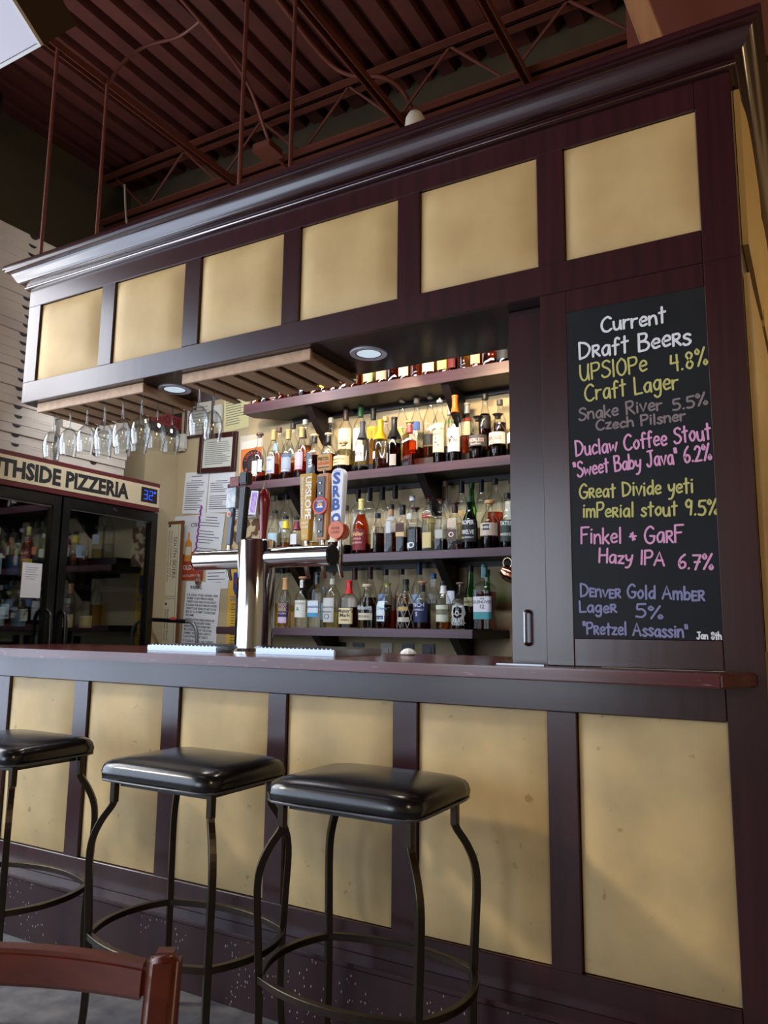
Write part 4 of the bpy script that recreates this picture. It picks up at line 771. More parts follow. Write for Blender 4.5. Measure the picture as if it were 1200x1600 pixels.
# white SRB handle with copper tag
x = -1.338; t = handle(x, 'tall white tap handle with blue letters SRB and a copper badge at its foot')
WHP = col(216, 218, 226, .35)
mb = MB(); pts = [(x-.020, 1.535), (x+.020, 1.535), (x+.029, 1.735), (x+.02, 1.752), (x, 1.758), (x-.02, 1.752), (x-.029, 1.735)]
mb.prism([(a, FY-.014, b) for a, b in pts], (0, .028, 0)); mb.build('paddle', WHP, t, bevel=.003)
BLU = col(34, 76, 160); mb = MB(); yy = FY-.0146
for ch, zc in (('S', 1.698), ('R', 1.648), ('B', 1.599)): put_text(mb, ch, (x-.003, yy, zc), (1, 0, 0), (0, 0, 1), .041, .034, 'c', .04, BLU)
mb.build('lettering', None, t); mb = MB()
put_text(mb, 'ROCKIES CRAFT', (x, yy, 1.742), (1, 0, 0), (0, 0, 1), .005, .03, 'c', .0, BLU)
mb.add([(x-.002+.019*math.cos(PI*k/12), yy, 1.567+.019*math.sin(PI*k/12)) for k in range(13)]+[(x-.021, yy, 1.54), (x+.017, yy, 1.54)], [tuple(range(13))+(13, 14)], BLU)
mb.add([(x-.002+.011*math.cos(2*PI*k/14), yy-.0005, 1.566+.008*math.sin(2*PI*k/14)) for k in range(14)], [tuple(range(14))], WHP)
mb.build('lettering', None, t)
COP = pmat('copper_tag', lin(190, 104, 76), .5, .2)
mb = MB(); disc(mb, (x+.004, FY-.017, 1.522), 0, .033, .008, COP); disc(mb, (x+.014, FY+.01, 1.518), 0, .03, .008, COP); mb.build('copper_badge', None, t, smooth=40)
mb = MB()
for s_, zc in (('RIVER', 1.524), ('LIVER', 1.509)): put_text(mb, s_, (x+.004, FY-.0256, zc), (1, 0, 0), (0, 0, 1), .009, .036, 'c', .01)
mb.build('badge_lettering', col(96, 44, 30), t)
MB().tube([(x, FY, 1.482), (x, FY, 1.5)], [.01, .012], 12).build('ferrule', COP, t)
# red turned handle with a purple card
x = -1.69; t = handle(x, 'turned dark red tap handle with a purple printed card, above the column')
MB().lathe([(.022, 0), (.022, .008), (.014, .016), (.013, .03), (.019, .1), (.024, .16), (.021, .2), (.012, .215), (.006, .217)], (x, FY, 1.49), 20).build('grip', pmat('red_lacquer', lin(112, 14, 24), .2, 0, .5, coat=.3), t, smooth=40)
MB().tube([(x, FY, 1.705), (x+.003, FY, 1.735)], [.007, .004], 10).build('finial', CHROME, t)
mb = MB(); Mx = Matrix.Translation((x-.03, FY-.028, 1.65)) @ Matrix.Rotation(.12, 4, 'Y')
mb.box((-.018, -.002, -.047), (.018, .002, .047), col(206, 204, 220), Mx); mb.box((-.012, -.0028, -.04), (.012, -.0018, .04), pmat('purple_card_print', lin(120, 96, 190), .5, 0, .5, lin(186, 150, 206), 60), Mx); mb.build('card', None, t)
# black square handle
x = -1.802; t = handle(x, 'plain black square tap handle with a black cube on top')
slab(t, x, FY, 1.49, 1.722, .030, .033, .03, 'shaft', BLACKP, .012); MB().tube([(x+.012, FY, 1.722), (x+.012, FY, 1.732)], .006, 8).build('neck', CHROME, t)
slab(t, x+.014, FY, 1.732, 1.782, .042, .042, .04, 'cube_top', BLACKP, 0, .005); MB().tube([(x, FY, 1.48), (x, FY, 1.492)], [.008, .011], 10).build('ferrule', COP, t)
# grey handle with maroon sign
x = -1.862; t = handle(x, 'slate blue tap handle topped by a maroon sign, left of the black one')
slab(t, x, FY, 1.49, 1.64, .026, .028, .018, 'shaft', col(84, 96, 116, .5), .01); slab(t, x+.012, FY, 1.64, 1.722, .05, .052, .03, 'picture_block', pmat('silvery_print', lin(120, 140, 160), .3, 0, .5, lin(200, 206, 212), 30), 0, .002)
slab(t, x+.018, FY, 1.728, 1.77, .05, .05, .01, 'top_sign', col(92, 26, 32, .45), 0, .002); slab(t, x+.015, FY+.004, 1.72, 1.73, .02, .02, .01, 'bracket', BLACKP, 0, .001)
mb = MB(); put_text(mb, 'GREAT', (x+.018, FY-.0056, 1.752), (1, 0, 0), (0, 0, 1), .011, .04, 'c', .03); put_text(mb, 'DIVIDE', (x+.018, FY-.0056, 1.736), (1, 0, 0), (0, 0, 1), .011, .042, 'c', .03); mb.build('sign_lettering', col(150, 70, 72), t)
mb = MB(); disc(mb, (x+.004, FY-.009, 1.615), 0, .011, .004, col(216, 200, 200)); disc(mb, (x+.004, FY-.0105, 1.615), 0, .007, .004, col(196, 60, 66)); mb.build('badge', None, t)
# drip trays
for a, b, l in ((-1.555, -1.22, 'steel drip tray right of the draft tower'), (-2.09, -1.735, 'steel drip tray left of the draft tower')):
    t = thing('drip_tray', ((a+b)/2, .25, ZT), l, 'tray', 'drip trays beside the tower'); B((a, .1, ZT+.0005), (b, .42, ZT+.022), 'pan', STEEL, t, .003)
    mb = MB()
    for k in range(18): mb.box((a+.012+k*(b-a-.024)/18, .115, ZT+.0215), (a+.018+k*(b-a-.024)/18, .405, ZT+.025))
    mb.build('grille', STEEL, t)
t = thing('glass_tray', (-.58, .16, ZT), 'small clear glass tray on the bar beside the wooden panel', 'tray')
mb = MB(); mb.lathe([(.05, 0), (.06, .004), (.064, .014), (.061, .014), (.055, .006), (.01, .005)], (-.56, .16, ZT+.0005), 24, ex=4, sy=.8); mb.build('dish', GLASS, t, smooth=40)
for k in range(9): MB().lathe([(.003, 0), (.009, .003), (.011, .01), (.006, .016), (.001, .017)], (-.60+.01*(k % 9), .13+.028*(k % 3), ZT+.006), 7).build('ice_chip', WINEGL, t)
t = MB(); rr = random.Random(3)
t.lathe([(.02*(1+.3*rr.random()), 0), (.03, .006), (.026, .014), (.016, .022), (.004, .025)], (-1.1, .4, ZT+.0005), 9, ex=2); tag(t.build('napkin', PAPER, None), 'crumpled white napkin on the bar under the outlets', 'napkin')

# ------------------------------------------------------------------ fridge
XF = -3.33; Y0, Y1 = -.07, 1.318
fr = thing('display_fridge', (-3.7, .62, 0), 'black two-door glass display fridge with a pizzeria sign, left of the bar', 'fridge')
mb = MB(); xb = -4.06
mb.box((xb, Y0, .0), (xb+.03, Y1, 2.035)); mb.box((xb+.03, Y0, 0), (XF-.05, Y0+.03, 2.035)); mb.box((xb+.03, Y1-.03, 0), (XF-.05, Y1, 2.035)); mb.box((xb+.03, Y0+.03, 1.85), (XF-.05, Y1-.03, 2.035)); mb.box((xb+.03, Y0+.03, 0), (XF-.05, Y1-.03, .3))
mb.build('cabinet', BLACKM, fr, bevel=.003, seg=1)
B((xb+.031, Y0+.031, .301), (xb+.04, Y1-.031, 1.849), 'liner', DARKIN, fr)
for i, z in enumerate((.75, 1.13, 1.39)):
    mb = MB()
    for k in range(9): mb.tube([(xb+.07+k*.068, Y0+.035, z-.004), (xb+.07+k*.068, Y1-.035, z-.004)], .003, 4)
    mb.box((XF-.115, Y0+.033, z-.03), (XF-.105, Y1-.033, z)); mb.build('wire_shelf', BLACKM, fr)
B((XF-.049, Y0, 1.856), (XF, Y1, 2.035), 'sign_header', col(88, 26, 32, .4), fr, .003)
B((XF, Y0+.002, 1.884), (XF+.002, Y1-.006, 2.010), 'sign_panel', pmat('cream_sign', lin(206, 190, 156), .35), fr)
mb = MB(); put_text(mb, 'SOUTHSIDE PIZZERIA', (XF+.0026, 1.07, 1.906), (0, 1, 0), (0, 0, 1), .082, 1.04, 'r', .045); mb.build('sign_lettering', INKB, fr)
B((XF+.002, 1.165, 1.905), (XF+.004, 1.292, 1.995), 'display', BLACKP, fr)
mb = MB()
def seg7(y, z, segs):
    h, w_ = .052, .026; t_ = .003
    D = {'a': (0, h, w_, h), 'g': (0, h/2, w_, h/2), 'd': (0, 0, w_, 0), 'f': (0, h/2, 0, h), 'e': (0, 0, 0, h/2), 'b': (w_, h/2, w_, h), 'c': (w_, 0, w_, h/2)}
    for s_ in segs: a = D[s_]; mb.box((XF+.0041, y+a[0]-t_/2, z+a[1]-t_/2), (XF+.0048, y+a[2]+t_/2, z+a[3]+t_/2))
seg7(1.186, 1.924, 'abgcd'); seg7(1.228, 1.924, 'abged'); mb.box((XF+.0041, 1.266, 1.966), (XF+.0048, 1.278, 1.977)); mb.build('digits', pmat('blue_led', (.02, .12, 1, 1), .4, emis=1.3), fr)
for a, b, hy in ((Y0+.004, .618, .575), (.63, Y1-.004, .665)):
    mb = MB(); f_ = .048
    mb.box((XF-.045, a, .30), (XF, a+f_, 1.850)); mb.box((XF-.045, b-f_, .30), (XF, b, 1.850)); mb.box((XF-.045, a+f_, .30), (XF, b-f_, .30+f_)); mb.box((XF-.045, a+f_, 1.850-f_-.01), (XF, b-f_, 1.850))
    d = mb.build('door', BLACKM, fr, bevel=.003, seg=1)
    B((XF-.03, a+f_-.004, .345), (XF-.026, b-f_+.004, 1.798), 'door_glass', DOORGL, d)
    mb = MB(); mb.box((XF-.0255, a+f_-.001, 1.788), (XF-.022, b-f_+.001, 1.793)); mb.build('bright_trim', col(200, 200, 206, .3), d)
    MB().tube(catmull([(XF-.002, hy, .88), (XF+.03, hy, .91), (XF+.042, hy, 1.0), (XF+.042, hy, 1.12), (XF+.03, hy, 1.21), (XF-.002, hy, 1.24)], 5), .011, 10).build('handle', BLACKM, d, smooth=60)
mb = MB(); disc(mb, (0, 0, 0), 0, .012, .006, CHROME); 
MB().tube([(XF, .98, 1.826), (XF+.006, .98, 1.826)], .012, 14).build('lock', CHROME, fr, smooth=40)
t = thing('taped_note', (XF-.02, .5, 1.4), 'white note taped on the left fridge door glass', 'note'); B((XF-.0255, .43, 1.30), (XF-.0245, .545, 1.48), 'sheet', PAPER, t)
mb = MB()
for k in range(6): mb.box((XF-.0244, .45, 1.455-.012*k), (XF-.0241, .45+.075-.01*(k % 3), 1.457-.012*k))
mb.build('writing', INK, t)
fi = [(-3.5, .04, 1.39, .27, .034, 'red', (206, 60, 50)), (-3.48, .12, 1.39, .26, .035, 'amber', (90, 130, 80)), (-3.5, .21, 1.39, .28, .036, 'dark', (60, 66, 110)), (-3.47, .29, 1.39, .25, .033, 'clear', (180, 196, 206)), (-3.5, .37, 1.39, .27, .034, 'clear', (200, 210, 216)), (-3.48, .46, 1.39, .25, .033, 'dark', (60, 90, 130)), (-3.5, .55, 1.39, .24, .03, 'gold', (226, 206, 40)),
 (-3.5, .08, 1.13, .24, .034, 'pale', (190, 200, 200)), (-3.48, .2, 1.13, .22, .032, 'dark', (160, 40, 60)), (-3.46, .3, 1.13, .2, .042, 'dark', (206, 190, 150)), (-3.5, .41, 1.13, .24, .036, 'clear', (206, 216, 210)), (-3.47, .51, 1.13, .22, .036, 'clear', (120, 160, 190)),
 (-3.5, .73, 1.39, .22, .034, 'clear', None), (-3.48, .82, 1.39, .25, .036, 'clear', None), (-3.5, .92, 1.39, .2, .034, 'brown', None), (-3.47, .70, 1.13, .16, .036, 'pale', (110, 170, 90)), (-3.5, .83, 1.13, .18, .036, 'amber', (190, 160, 110)), (-3.46, .93, 1.13, .17, .034, 'amber', (206, 170, 110))]
fd = ['red-labelled bottle, first on the upper shelf of the fridge', 'green-labelled bottle on the upper shelf of the left fridge side', 'navy-labelled dark bottle on the upper fridge shelf', 'grey-labelled bottle on the upper fridge shelf', 'pale-labelled bottle beside the yellow one in the fridge', 'blue-labelled bottle next to the yellow one in the fridge', 'yellow-labelled small bottle by the middle of the fridge',
 'pale bottle at the left of the middle fridge shelf', 'crimson-labelled bottle on the middle fridge shelf', 'squat dark bottle with cream label in the fridge', 'clear bottle with oval white label in the fridge', 'clear bottle with blue label in the fridge below the taped note', 'first clear jar behind the right fridge door', 'tall clear jar behind the right fridge door', 'brown jar behind the right fridge door', 'green-wrapped tub behind the right fridge door', 'tan-labelled tub in the middle of the right fridge shelf', 'orange-tan tub furthest right in the fridge']
for i, (x, y, z, H, r, lq, lb) in enumerate(fi):
    bottle(x, y, z+.001, H, r, ('round', 'squat', 'tall')[i % 3] if lb or i < 12 else 'squat', 'c', lq, .5, (206, 206, 206) if i in (3, 4, 10, 16) else (50, 40, 40), lab=(lb, .1, .5, 3) if lb else None, label=fd[i], group='bottles and jars in the fridge', face=-.7, n=14)
t = thing('squeeze_bottle', (-3.55, .79, 1.13), 'grey squeeze bottle with pointed tip behind the right fridge door', 'bottle')
MB().lathe([(.032, 0), (.034, .004), (.034, .15), (.03, .165)], (-3.58, .76, 1.131), 16).build('body', col(150, 152, 156), t, smooth=40); MB().lathe([(.034, .165), (.034, .185), (.02, .2), (.008, .205), (.004, .24)], (-3.58, .76, 1.131), 14).build('nozzle', col(176, 178, 182), t, smooth=40)

# ------------------------------------------------------------------ pizza boxes on the fridge
pb = thing('pizza_box', (0, 0, 0), 'x', 'pizza box', 'white pizza boxes stacked on the fridge')
def box_shell():
    mb = MB(); s_ = .228
    mb.box((-s_, -s_, 0), (s_, s_, .0475)); return mb
box_shell().build('carton', CARD, pb, bevel=.0022, seg=1)
B((-.2265, -.2265, .0475), (.2265, .2265, .0492), 'lid_flap', CARD, pb)
mb = MB(); mb.add([(.2284, .024*math.cos(PI*k/10), .0478-.017*math.sin(PI*k/10)) for k in range(11)]+[(.222, .024*math.cos(PI*k/10), .0478-.017*math.sin(PI*k/10)) for k in range(11)], [tuple(range(11)), tuple(range(21, 10, -1))]+[(k, k+1, 12+k, 11+k) for k in range(10)])
mb.build('thumb_notch', INKB, pb)
mb = MB(); mb.box((.2275, .09, .0365), (.2292, .2, .0465)); mb.build('tuck_tab', CARD, pb)
pb.location = (-3.585, .335, 2.036)
n_st = {'left': 24, 'right': 22}
k = 0
for st, yc in (('left', .335), ('right', .83)):
    for i in range(n_st[st]):
        l = 'white pizza box in the %s stack on the fridge, %s' % (st, 'at the bottom' if i == 0 else ('topmost' if i == n_st[st]-1 else (('%s from the bottom' % (ORD+['eighteenth'])[i]) if i < 12 else '%s from the top' % ORD[n_st[st]-1-i])))
        loc = (-3.585+R.uniform(-.006, .006), yc+R.uniform(-.006, .006), 2.036+.0495*i)
        rz = R.uniform(-.012, .012)
        if k == 0: pb.location = loc; pb.rotation_euler = (0, 0, rz); pb['label'] = l
        else: dup(pb, loc, l, rz)
        k += 1

# ------------------------------------------------------------------ things on the back wall
YW = YB-.0015
def sheet(name, x0, x1, z0, z1, label, cat, mt=PAPER, rot=0, y=YW, lines=None, group=None, th=.0015, ink=INK, head=0):
    cx, cz = (x0+x1)/2, (z0+z1)/2; t = thing(name, (cx, y, cz), label, cat, group); hw, hh = (x1-x0)/2, (z1-z0)/2
    Mx = Matrix.Translation((cx, y-th, cz)) @ Matrix.Rotation(rot, 4, 'Y')
    mb = MB(); mb.box((-hw, 0, -hh), (hw, th, hh), None, Mx); mb.build('paper_sheet', mt, t)
    if lines:
        mb = MB(); rr = random.Random(int(1000*abs(cx)))
        for k in range(lines):
            z = hh*(.86-1.72*(k+.5)/lines); 
            if rr.random() < .12: continue
            a = -hw*.86; bb = a+2*hw*.86*rr.uniform(.55, 1)
            if k < head: a, bb = -hw*.45, hw*.45
            mb.box((a, -.0007, z-.0024), (bb, -.0002, z+.0024), None, Mx)
        mb.build('printed_lines', ink, t)
    return t, Mx
def framed(name, x0, x1, z0, z1, label, cat, fmt, pmt, fw_=.025, lines=10, rot=0):
    cx, cz = (x0+x1)/2, (z0+z1)/2; t = thing(name, (cx, YW, cz), label, cat); hw, hh = (x1-x0)/2, (z1-z0)/2
    Mx = Matrix.Translation((cx, YW, cz)) @ Matrix.Rotation(rot, 4, 'Y'); mb = MB()
    for a, b in (((-hw, -.02, -hh), (-hw+fw_, 0, hh)), ((hw-fw_, -.02, -hh), (hw, 0, hh)), ((-hw+fw_, -.02, -hh), (hw-fw_, 0, -hh+fw_)), ((-hw+fw_, -.02, hh-fw_), (hw-fw_, 0, hh))): mb.box(a, b, None, Mx)
    mb.build('frame', fmt, t, bevel=.002, seg=1)
    mb = MB(); mb.box((-hw+fw_, -.008, -hh+fw_), (hw-fw_, 0, hh-fw_), None, Mx); mb.build('sheet', pmt, t)
    if lines:
        mb = MB(); rr = random.Random(5); w_ = hw-fw_
        for k in range(lines):
            z = (hh-fw_)*(.8-1.6*(k+.5)/lines); bb = w_*rr.uniform(.3, .85); mb.box((-w_*.85, -.0088, z-.002), (bb, -.0082, z+.002), None, Mx)
        mb.build('printed_lines', INK, t)
    return t, Mx
DKF = pmat('dark_red_frame', lin(58, 22, 22), .35)
framed('framed_certificate', -3.325, -3.005, 2.155, 2.415, 'framed certificate with dark red frame on the back wall', 'picture frame', DKF, pmat('cream_certificate', lin(206, 204, 190), .5), .032, 12, .035)
framed('picture_frame', -3.465, -3.215, 2.41, 2.66, 'framed sheet behind the two wine glasses of the long rack', 'picture frame', DKF, col(196, 190, 176), .014, 8)
sheet('notice', -3.452, -3.246, 1.895, 2.172, 'white printed notice, left of the pair under the certificate', 'paper', rot=.06, lines=16, head=3)
sheet('notice', -3.238, -3.02, 1.89, 2.150, 'white printed notice, right of the pair under the certificate', 'paper', rot=.04, lines=16, head=3)
t, Mx = sheet('liquor_poster', -3.55, -3.245, 1.46, 1.885, 'white and rust poster with an amber bottle picture', 'poster', col(212, 212, 214), rot=.0)
mb = MB(); mb.add([(-.152, -.0006, -.212), (.152, -.0006, -.212), (.152, -.0006, .0), (.10, -.0006, .02), (.05, -.0006, -.03), (-.152, -.0006, -.06)], [range(6)], col(166, 66, 40)); mb.v = [tuple(Mx @ Vector(p)) for p in mb.v]
o = len(mb.v); m2 = MB(); m2.add([(-.02, -.0012, -.09), (.04, -.0012, -.09), (.04, -.0012, .03), (.018, -.0012, .055), (.018, -.0012, .1), (.002, -.0012, .1), (.002, -.0012, .055), (-.02, -.0012, .03)], [range(8)], col(206, 140, 50)); m2.add([(-.015, -.0016, -.05), (.035, -.0016, -.05), (.035, -.0016, .005), (-.015, -.0016, .005)], [range(4)], col(216, 206, 190))
mb.add([Mx @ Vector(p) for p in m2.v], m2.f[:1], col(206, 140, 50)); mb.add([Mx @ Vector(p) for p in m2.v[8:]], [range(4)], col(216, 206, 190)); mb.build('printed_picture', None, t)
mb = MB(); c = Mx @ Vector((0, -.0016, 0)); put_text(mb, 'CREEK', (c.x+.09, c.y, c.z+.135), (1, 0, 0), (0, 0, 1), .026, .13, 'c', 0, INKB); mb.build('lettering', None, t); mb = MB()
put_text(mb, 'SOLD HERE', (c.x+.05, c.y, c.z-.145), (1, 0, 0), (0, 0, 1), .03, .19, 'c', .02, col(226, 220, 214))
put_text(mb, 'DISTILLERY.COM', (c.x+.05, c.y, c.z-.19), (1, 0, 0), (0, 0, 1), .013, .15, 'c', 0, col(226, 220, 214)); mb.build('lettering', None, t)
sheet('letter', -3.315, -3.095, 1.61, 1.89, 'creased white letter pinned at a slant beside a purple beaded strand', 'paper', rot=.11, y=YW-.004, lines=13, head=2)
t = thing('bead_strand', (-3.3, YW-.012, 1.8), 'strand of purple beads hanging on the back wall', 'bead strand'); mb = MB()
for k in range(26): mb.lathe([(.001, -.006), (.005, -.004), (.0065, 0), (.005, .004), (.001, .006)], (-3.283-.0012*k+.004*math.sin(k*1.7), YW-.012, 1.94-.0115*k), 6)
mb.build('beads', pmat('purple_beads', lin(150, 40, 150), .25), t, smooth=60)
sheet('notice', -3.225, -3.03, 1.40, 1.52, 'small white slip half hidden under the left tap arm', 'paper', lines=5)
t, Mx = sheet('warning_sign', -3.40, -3.105, .93, 1.445, 'white WARNING notice in capital letters, behind the bar rail', 'sign', rot=.05, y=YW-.003)
mb = MB(); put_text(mb, 'WARNING', (-.06, -.0008, .21), (1, 0, 0), (0, 0, 1), .022, .1, 'c', .02)
W = ['IT IS ILLEGAL TO SELL WHISKEY, WINE', 'OR BEER TO ANY PERSON UNDER', 'TWENTY-ONE YEARS OF AGE AND IT', 'IS ILLEGAL FOR ANY PERSON UNDER', 'TWENTY-ONE YEARS OF AGE TO POS-', 'SESS OR TO ATTEMPT TO PURCHASE', 'THE SAME.', 'IDENTIFICATION CARDS WHICH AP-', 'PEAR TO BE FRAUDULENT WHEN', 'PRESENTED BY PURCHASERS MAY', 'BE CONFISCATED BY THE ESTAB-', 'LISHMENT AND TURNED OVER TO', 'A LAW ENFORCEMENT AGENCY.', 'IT IS ILLEGAL IF YOU ARE TWENTY-', 'ONE YEARS OF AGE OR OLDER FOR', 'YOU TO PURCHASE WHISKEY, WINE', 'OR BEER FOR A PERSON UNDER', 'TWENTY-ONE YEARS OF AGE.']
for k, s_ in enumerate(W): put_text(mb, s_, (-.132, -.0008, .165-.0215*k-(.006 if k > 6 else 0)-(.006 if k > 12 else 0)), (1, 0, 0), (0, 0, 1), .0135, .262*min(1, len(s_)/31), 'l', .02)
mb.v = [tuple(Mx @ Vector(p)) for p in mb.v]; mb.build('lettering', INKB, t)
t = thing('key_ring', (-3.27, YW-.012, 1.48), 'bunch of keys on a ring hanging above the warning notice', 'keys'); mb = MB()
mb.tube([(-3.27+.012*math.cos(2*PI*k/12), YW-.01, 1.515+.012*math.sin(2*PI*k/12)) for k in range(12)], .0015, 5, closed=True); mb.build('ring', STEEL, t)
MB().lathe([(.004, .03), (.014, .02), (.02, -.01), (.02, -.03), (.01, -.045)], (-3.27, YW-.022, 1.47), 10).build('fob', pmat('brown_fob', lin(70, 46, 40), .4, 0, .5, lin(176, 120, 96), 60), t)
t = thing('menu_board', (-3.5, 1.615, 1.4), 'framed cream menu board stood on its side between fridge and wall', 'menu board')
xa, xb2, za, zb2 = -3.62, -3.385, .72, 1.845; yb_ = 1.60
mb = MB(); f_ = .02
for a, b in (((xa, yb_-.012, za), (xa+f_, yb_, zb2)), ((xb2-f_, yb_-.012, za), (xb2, yb_, zb2)), ((xa+f_, yb_-.012, za), (xb2-f_, yb_, za+f_)), ((xa+f_, yb_-.012, zb2-f_), (xb2-f_, yb_, zb2))): mb.box(a, b)
mb.build('frame', pmat('brown_frame', lin(112, 70, 40), .5), t)
B((xa+f_, yb_-.009, za+f_), (xb2-f_, yb_, zb2-f_), 'sheet', col(214, 204, 176), t)
mb = MB(); yy = yb_-.0096
put_text(mb, 'SOUTH SIDERS', (-3.465, yy, 1.74), (0, 0, -1), (1, 0, 0), .03, .27)
for k, s_ in enumerate(('Cherry Limeade Fizz 10/12', 'Raspberry lemon mint Pad 8.50', 'Blackberry and Orange Gin 9.00', 'New Rum punch with ginger 9', 'Anaheim Ranch Mule 10')): put_text(mb, s_, (-3.49-.022*k, yy, 1.78), (0, 0, -1), (1, 0, 0), .0125, .3+.03*(k % 3))
mb.box((-3.455+.028, yy, za+.04), (-3.455+.03, yy+.0005, 1.82)); mb.box((xa+.02, yy, 1.352), (-3.43, yy+.0005, 1.354)); mb.box((xa+.02, yy, 1.338), (-3.43, yy+.0005, 1.34))
for k, s_ in enumerate(('South Park Punch', '50th State Mule', 'The Carnation and cream')): put_text(mb, s_, (-3.49-.022*k, yy, 1.27), (0, 0, -1), (1, 0, 0), .0135, .2)
put_text(mb, 'SPECIALS', (-3.465, yy, .99), (0, 0, -1), (1, 0, 0), .03, .2)
for zc in (1.82, 1.31): mb.add([(-3.505+.009*math.cos(2*PI*k/12), yy, zc-.005+.009*math.sin(2*PI*k/12)) for k in range(12)], [tuple(range(12))])
mb.build('lettering', INKB, t)
t, Mx = sheet('state_poster', -3.035, -2.865, .90, 1.53, 'yellow poster with a blue ribbon emblem behind the draft tower', 'poster', col(226, 178, 70))
mb = MB(); cx, cz = -2.945, 1.44; yy = YW-.0022
mb.add([(cx-.05, yy, cz+.06), (cx-.05, yy, cz-.04), (cx-.03, yy, cz-.085), (cx-.012, yy, cz-.05), (cx, yy, cz-.085), (cx+.014, yy, cz-.05), (cx+.034, yy, cz-.085), (cx+.05, yy, cz-.04), (cx+.05, yy, cz+.06)], [range(9)], col(52, 64, 136))
ring = [(.034*math.cos(a), .034*math.sin(a)) for a in [.6+(2*PI-1.2)*k/18 for k in range(19)]]; inn = [(.018*math.cos(a), .018*math.sin(a)) for a in [.6+(2*PI-1.2)*k/18 for k in range(19)]]
mb.add([(cx+u, yy-.0006, cz+v) for u, v in ring+inn], [(k, k+1, 20+k, 19+k) for k in range(18)], col(196, 44, 40))
mb.add([(cx+.018*math.cos(2*PI*k/16), yy-.0006, cz+.018*math.sin(2*PI*k/16)) for k in range(16)], [tuple(range(16))], col(240, 206, 80))
put_text(mb, 'COLORADO', (cx, yy, 1.325), (1, 0, 0), (0, 0, 1), .026, .14, 'c', .03, col(70, 110, 160))
rr = random.Random(2)
for k in range(22):
    for a in (-.06, .012): mb.box((cx+a, yy, 1.30-.017*k), (cx+a+rr.uniform(.025, .045), yy+.0004, 1.3045-.017*k), col(96, 84, 50))
mb.build('print', None, t)
t, Mx = sheet('beer_poster', -2.985, -2.80, 1.95, 2.375, 'poster of a beer glass with round dark logo, left end of the second shelf', 'poster', col(214, 204, 186))
mb = MB(); cx, cz, yy = -2.875, 2.19, YW-.0022
mb.add([(-2.97, yy, 1.955), (-2.805, yy, 1.955), (-2.805, yy, 2.29), (-2.975, yy, 2.285)], [range(4)], col(222, 130, 62))
mb.add([(-2.972, yy-.0003, 2.285), (-2.805, yy-.0003, 2.29), (-2.805, yy-.0003, 2.345), (-2.972, yy-.0003, 2.335)], [range(4)], col(232, 226, 214))
mb.add([(cx+.085*math.cos(2*PI*k/28), yy-.0006, cz+.085*math.sin(2*PI*k/28)) for k in range(28)], [tuple(range(28))], col(34, 26, 32))
for s_, a0, a1, zz in (('LOCAVORE', 2.75, .4, 1), ('BEER', -2.5, -.7, -1)):
    for k, ch in enumerate(s_):
        a = a0+(a1-a0)*k/(len(s_)-1); rr_ = .066; ux = (math.sin(a), 0, -math.cos(a)) if zz > 0 else (-math.sin(a), 0, math.cos(a)); uz = (math.cos(a), 0, math.sin(a)) if zz > 0 else (-math.cos(a), 0, -math.sin(a))
        put_text(mb, ch, (cx+(rr_-zz*.009)*math.cos(a), yy-.001, cz+(rr_-zz*.009)*math.sin(a)), ux, uz, .019, None, 'c', .02, col(206, 84, 76))
mb.add([(cx+.042*math.cos(2*PI*k/20), yy-.0009, cz+.042*math.sin(2*PI*k/20)) for k in range(20)], [tuple(range(20))], col(60, 44, 48)); mb.build('print', None, t)
sheet('notice', -3.01, -2.835, 1.84, 1.945, 'small white card above the brown patterned poster behind the tap handles', 'paper', lines=6)
sheet('patterned_poster', -3.035, -2.8, 1.545, 1.83, 'brown and tan patterned poster behind the black tap handle', 'poster', pmat('brown_print', lin(104, 70, 50), .6, 0, .4, lin(206, 186, 146), 14, (1, 1, 1), 0, 2, .48, .52))
sheet('memo_sheet', -3.13, -2.925, 2.425, 2.655, 'pale yellow memo sheet at the left end of the top shelf', 'paper', col(214, 206, 150), rot=-.05, lines=12)
t = thing('thermostat', (-3.16, YW, 2.55), 'white thermostat plate beside the yellow memo sheet', 'thermostat'); B((-3.205, YW-.03, 2.49), (-3.135, YW, 2.605), 'cover', col(206, 202, 194, .4), t, .006); MB().tube([(-3.17, YW-.03, 2.55), (-3.17, YW-.0325, 2.55)], .004, 8).build('button', INK, t)
t = thing('motion_sensor', (-3.5, 1.62, 2.37), 'white motion sensor at the wall corner below the dark poster', 'sensor'); B((-3.515, 1.60, 2.325), (-3.435, YW, 2.44), 'housing', col(206, 202, 192, .4), t, .012); MB().lathe([(.026, 0), (.022, .012), (.008, .018)], (0, 0, 0), 14, M=Matrix.Translation((-3.475, 1.60, 2.362)) @ Matrix.Rotation(PI/2, 4, 'X')).build('lens', col(214, 212, 206, .2), t, smooth=60)
t = thing('bar_sign', (-3.5, 1.5, 2.6), 'black wall sign with a dull red lettered band, high behind the wine glasses', 'sign')
B((-3.519, 1.37, 2.42), (-3.505, 1.648, 2.78), 'panel', pmat('black_sign_print', lin(24, 22, 22), .4, 0, .4, lin(52, 48, 44), 30), t); B((-3.505, 1.375, 2.475), (-3.503, 1.643, 2.56), 'band', col(130, 40, 44), t)
mb = MB(); put_text(mb, 'NUDGE', (-3.5024, 1.63, 2.493), (0, 1, 0), (0, 0, 1), .05, .24, 'r', .01); mb.build('lettering', col(64, 18, 22), t)
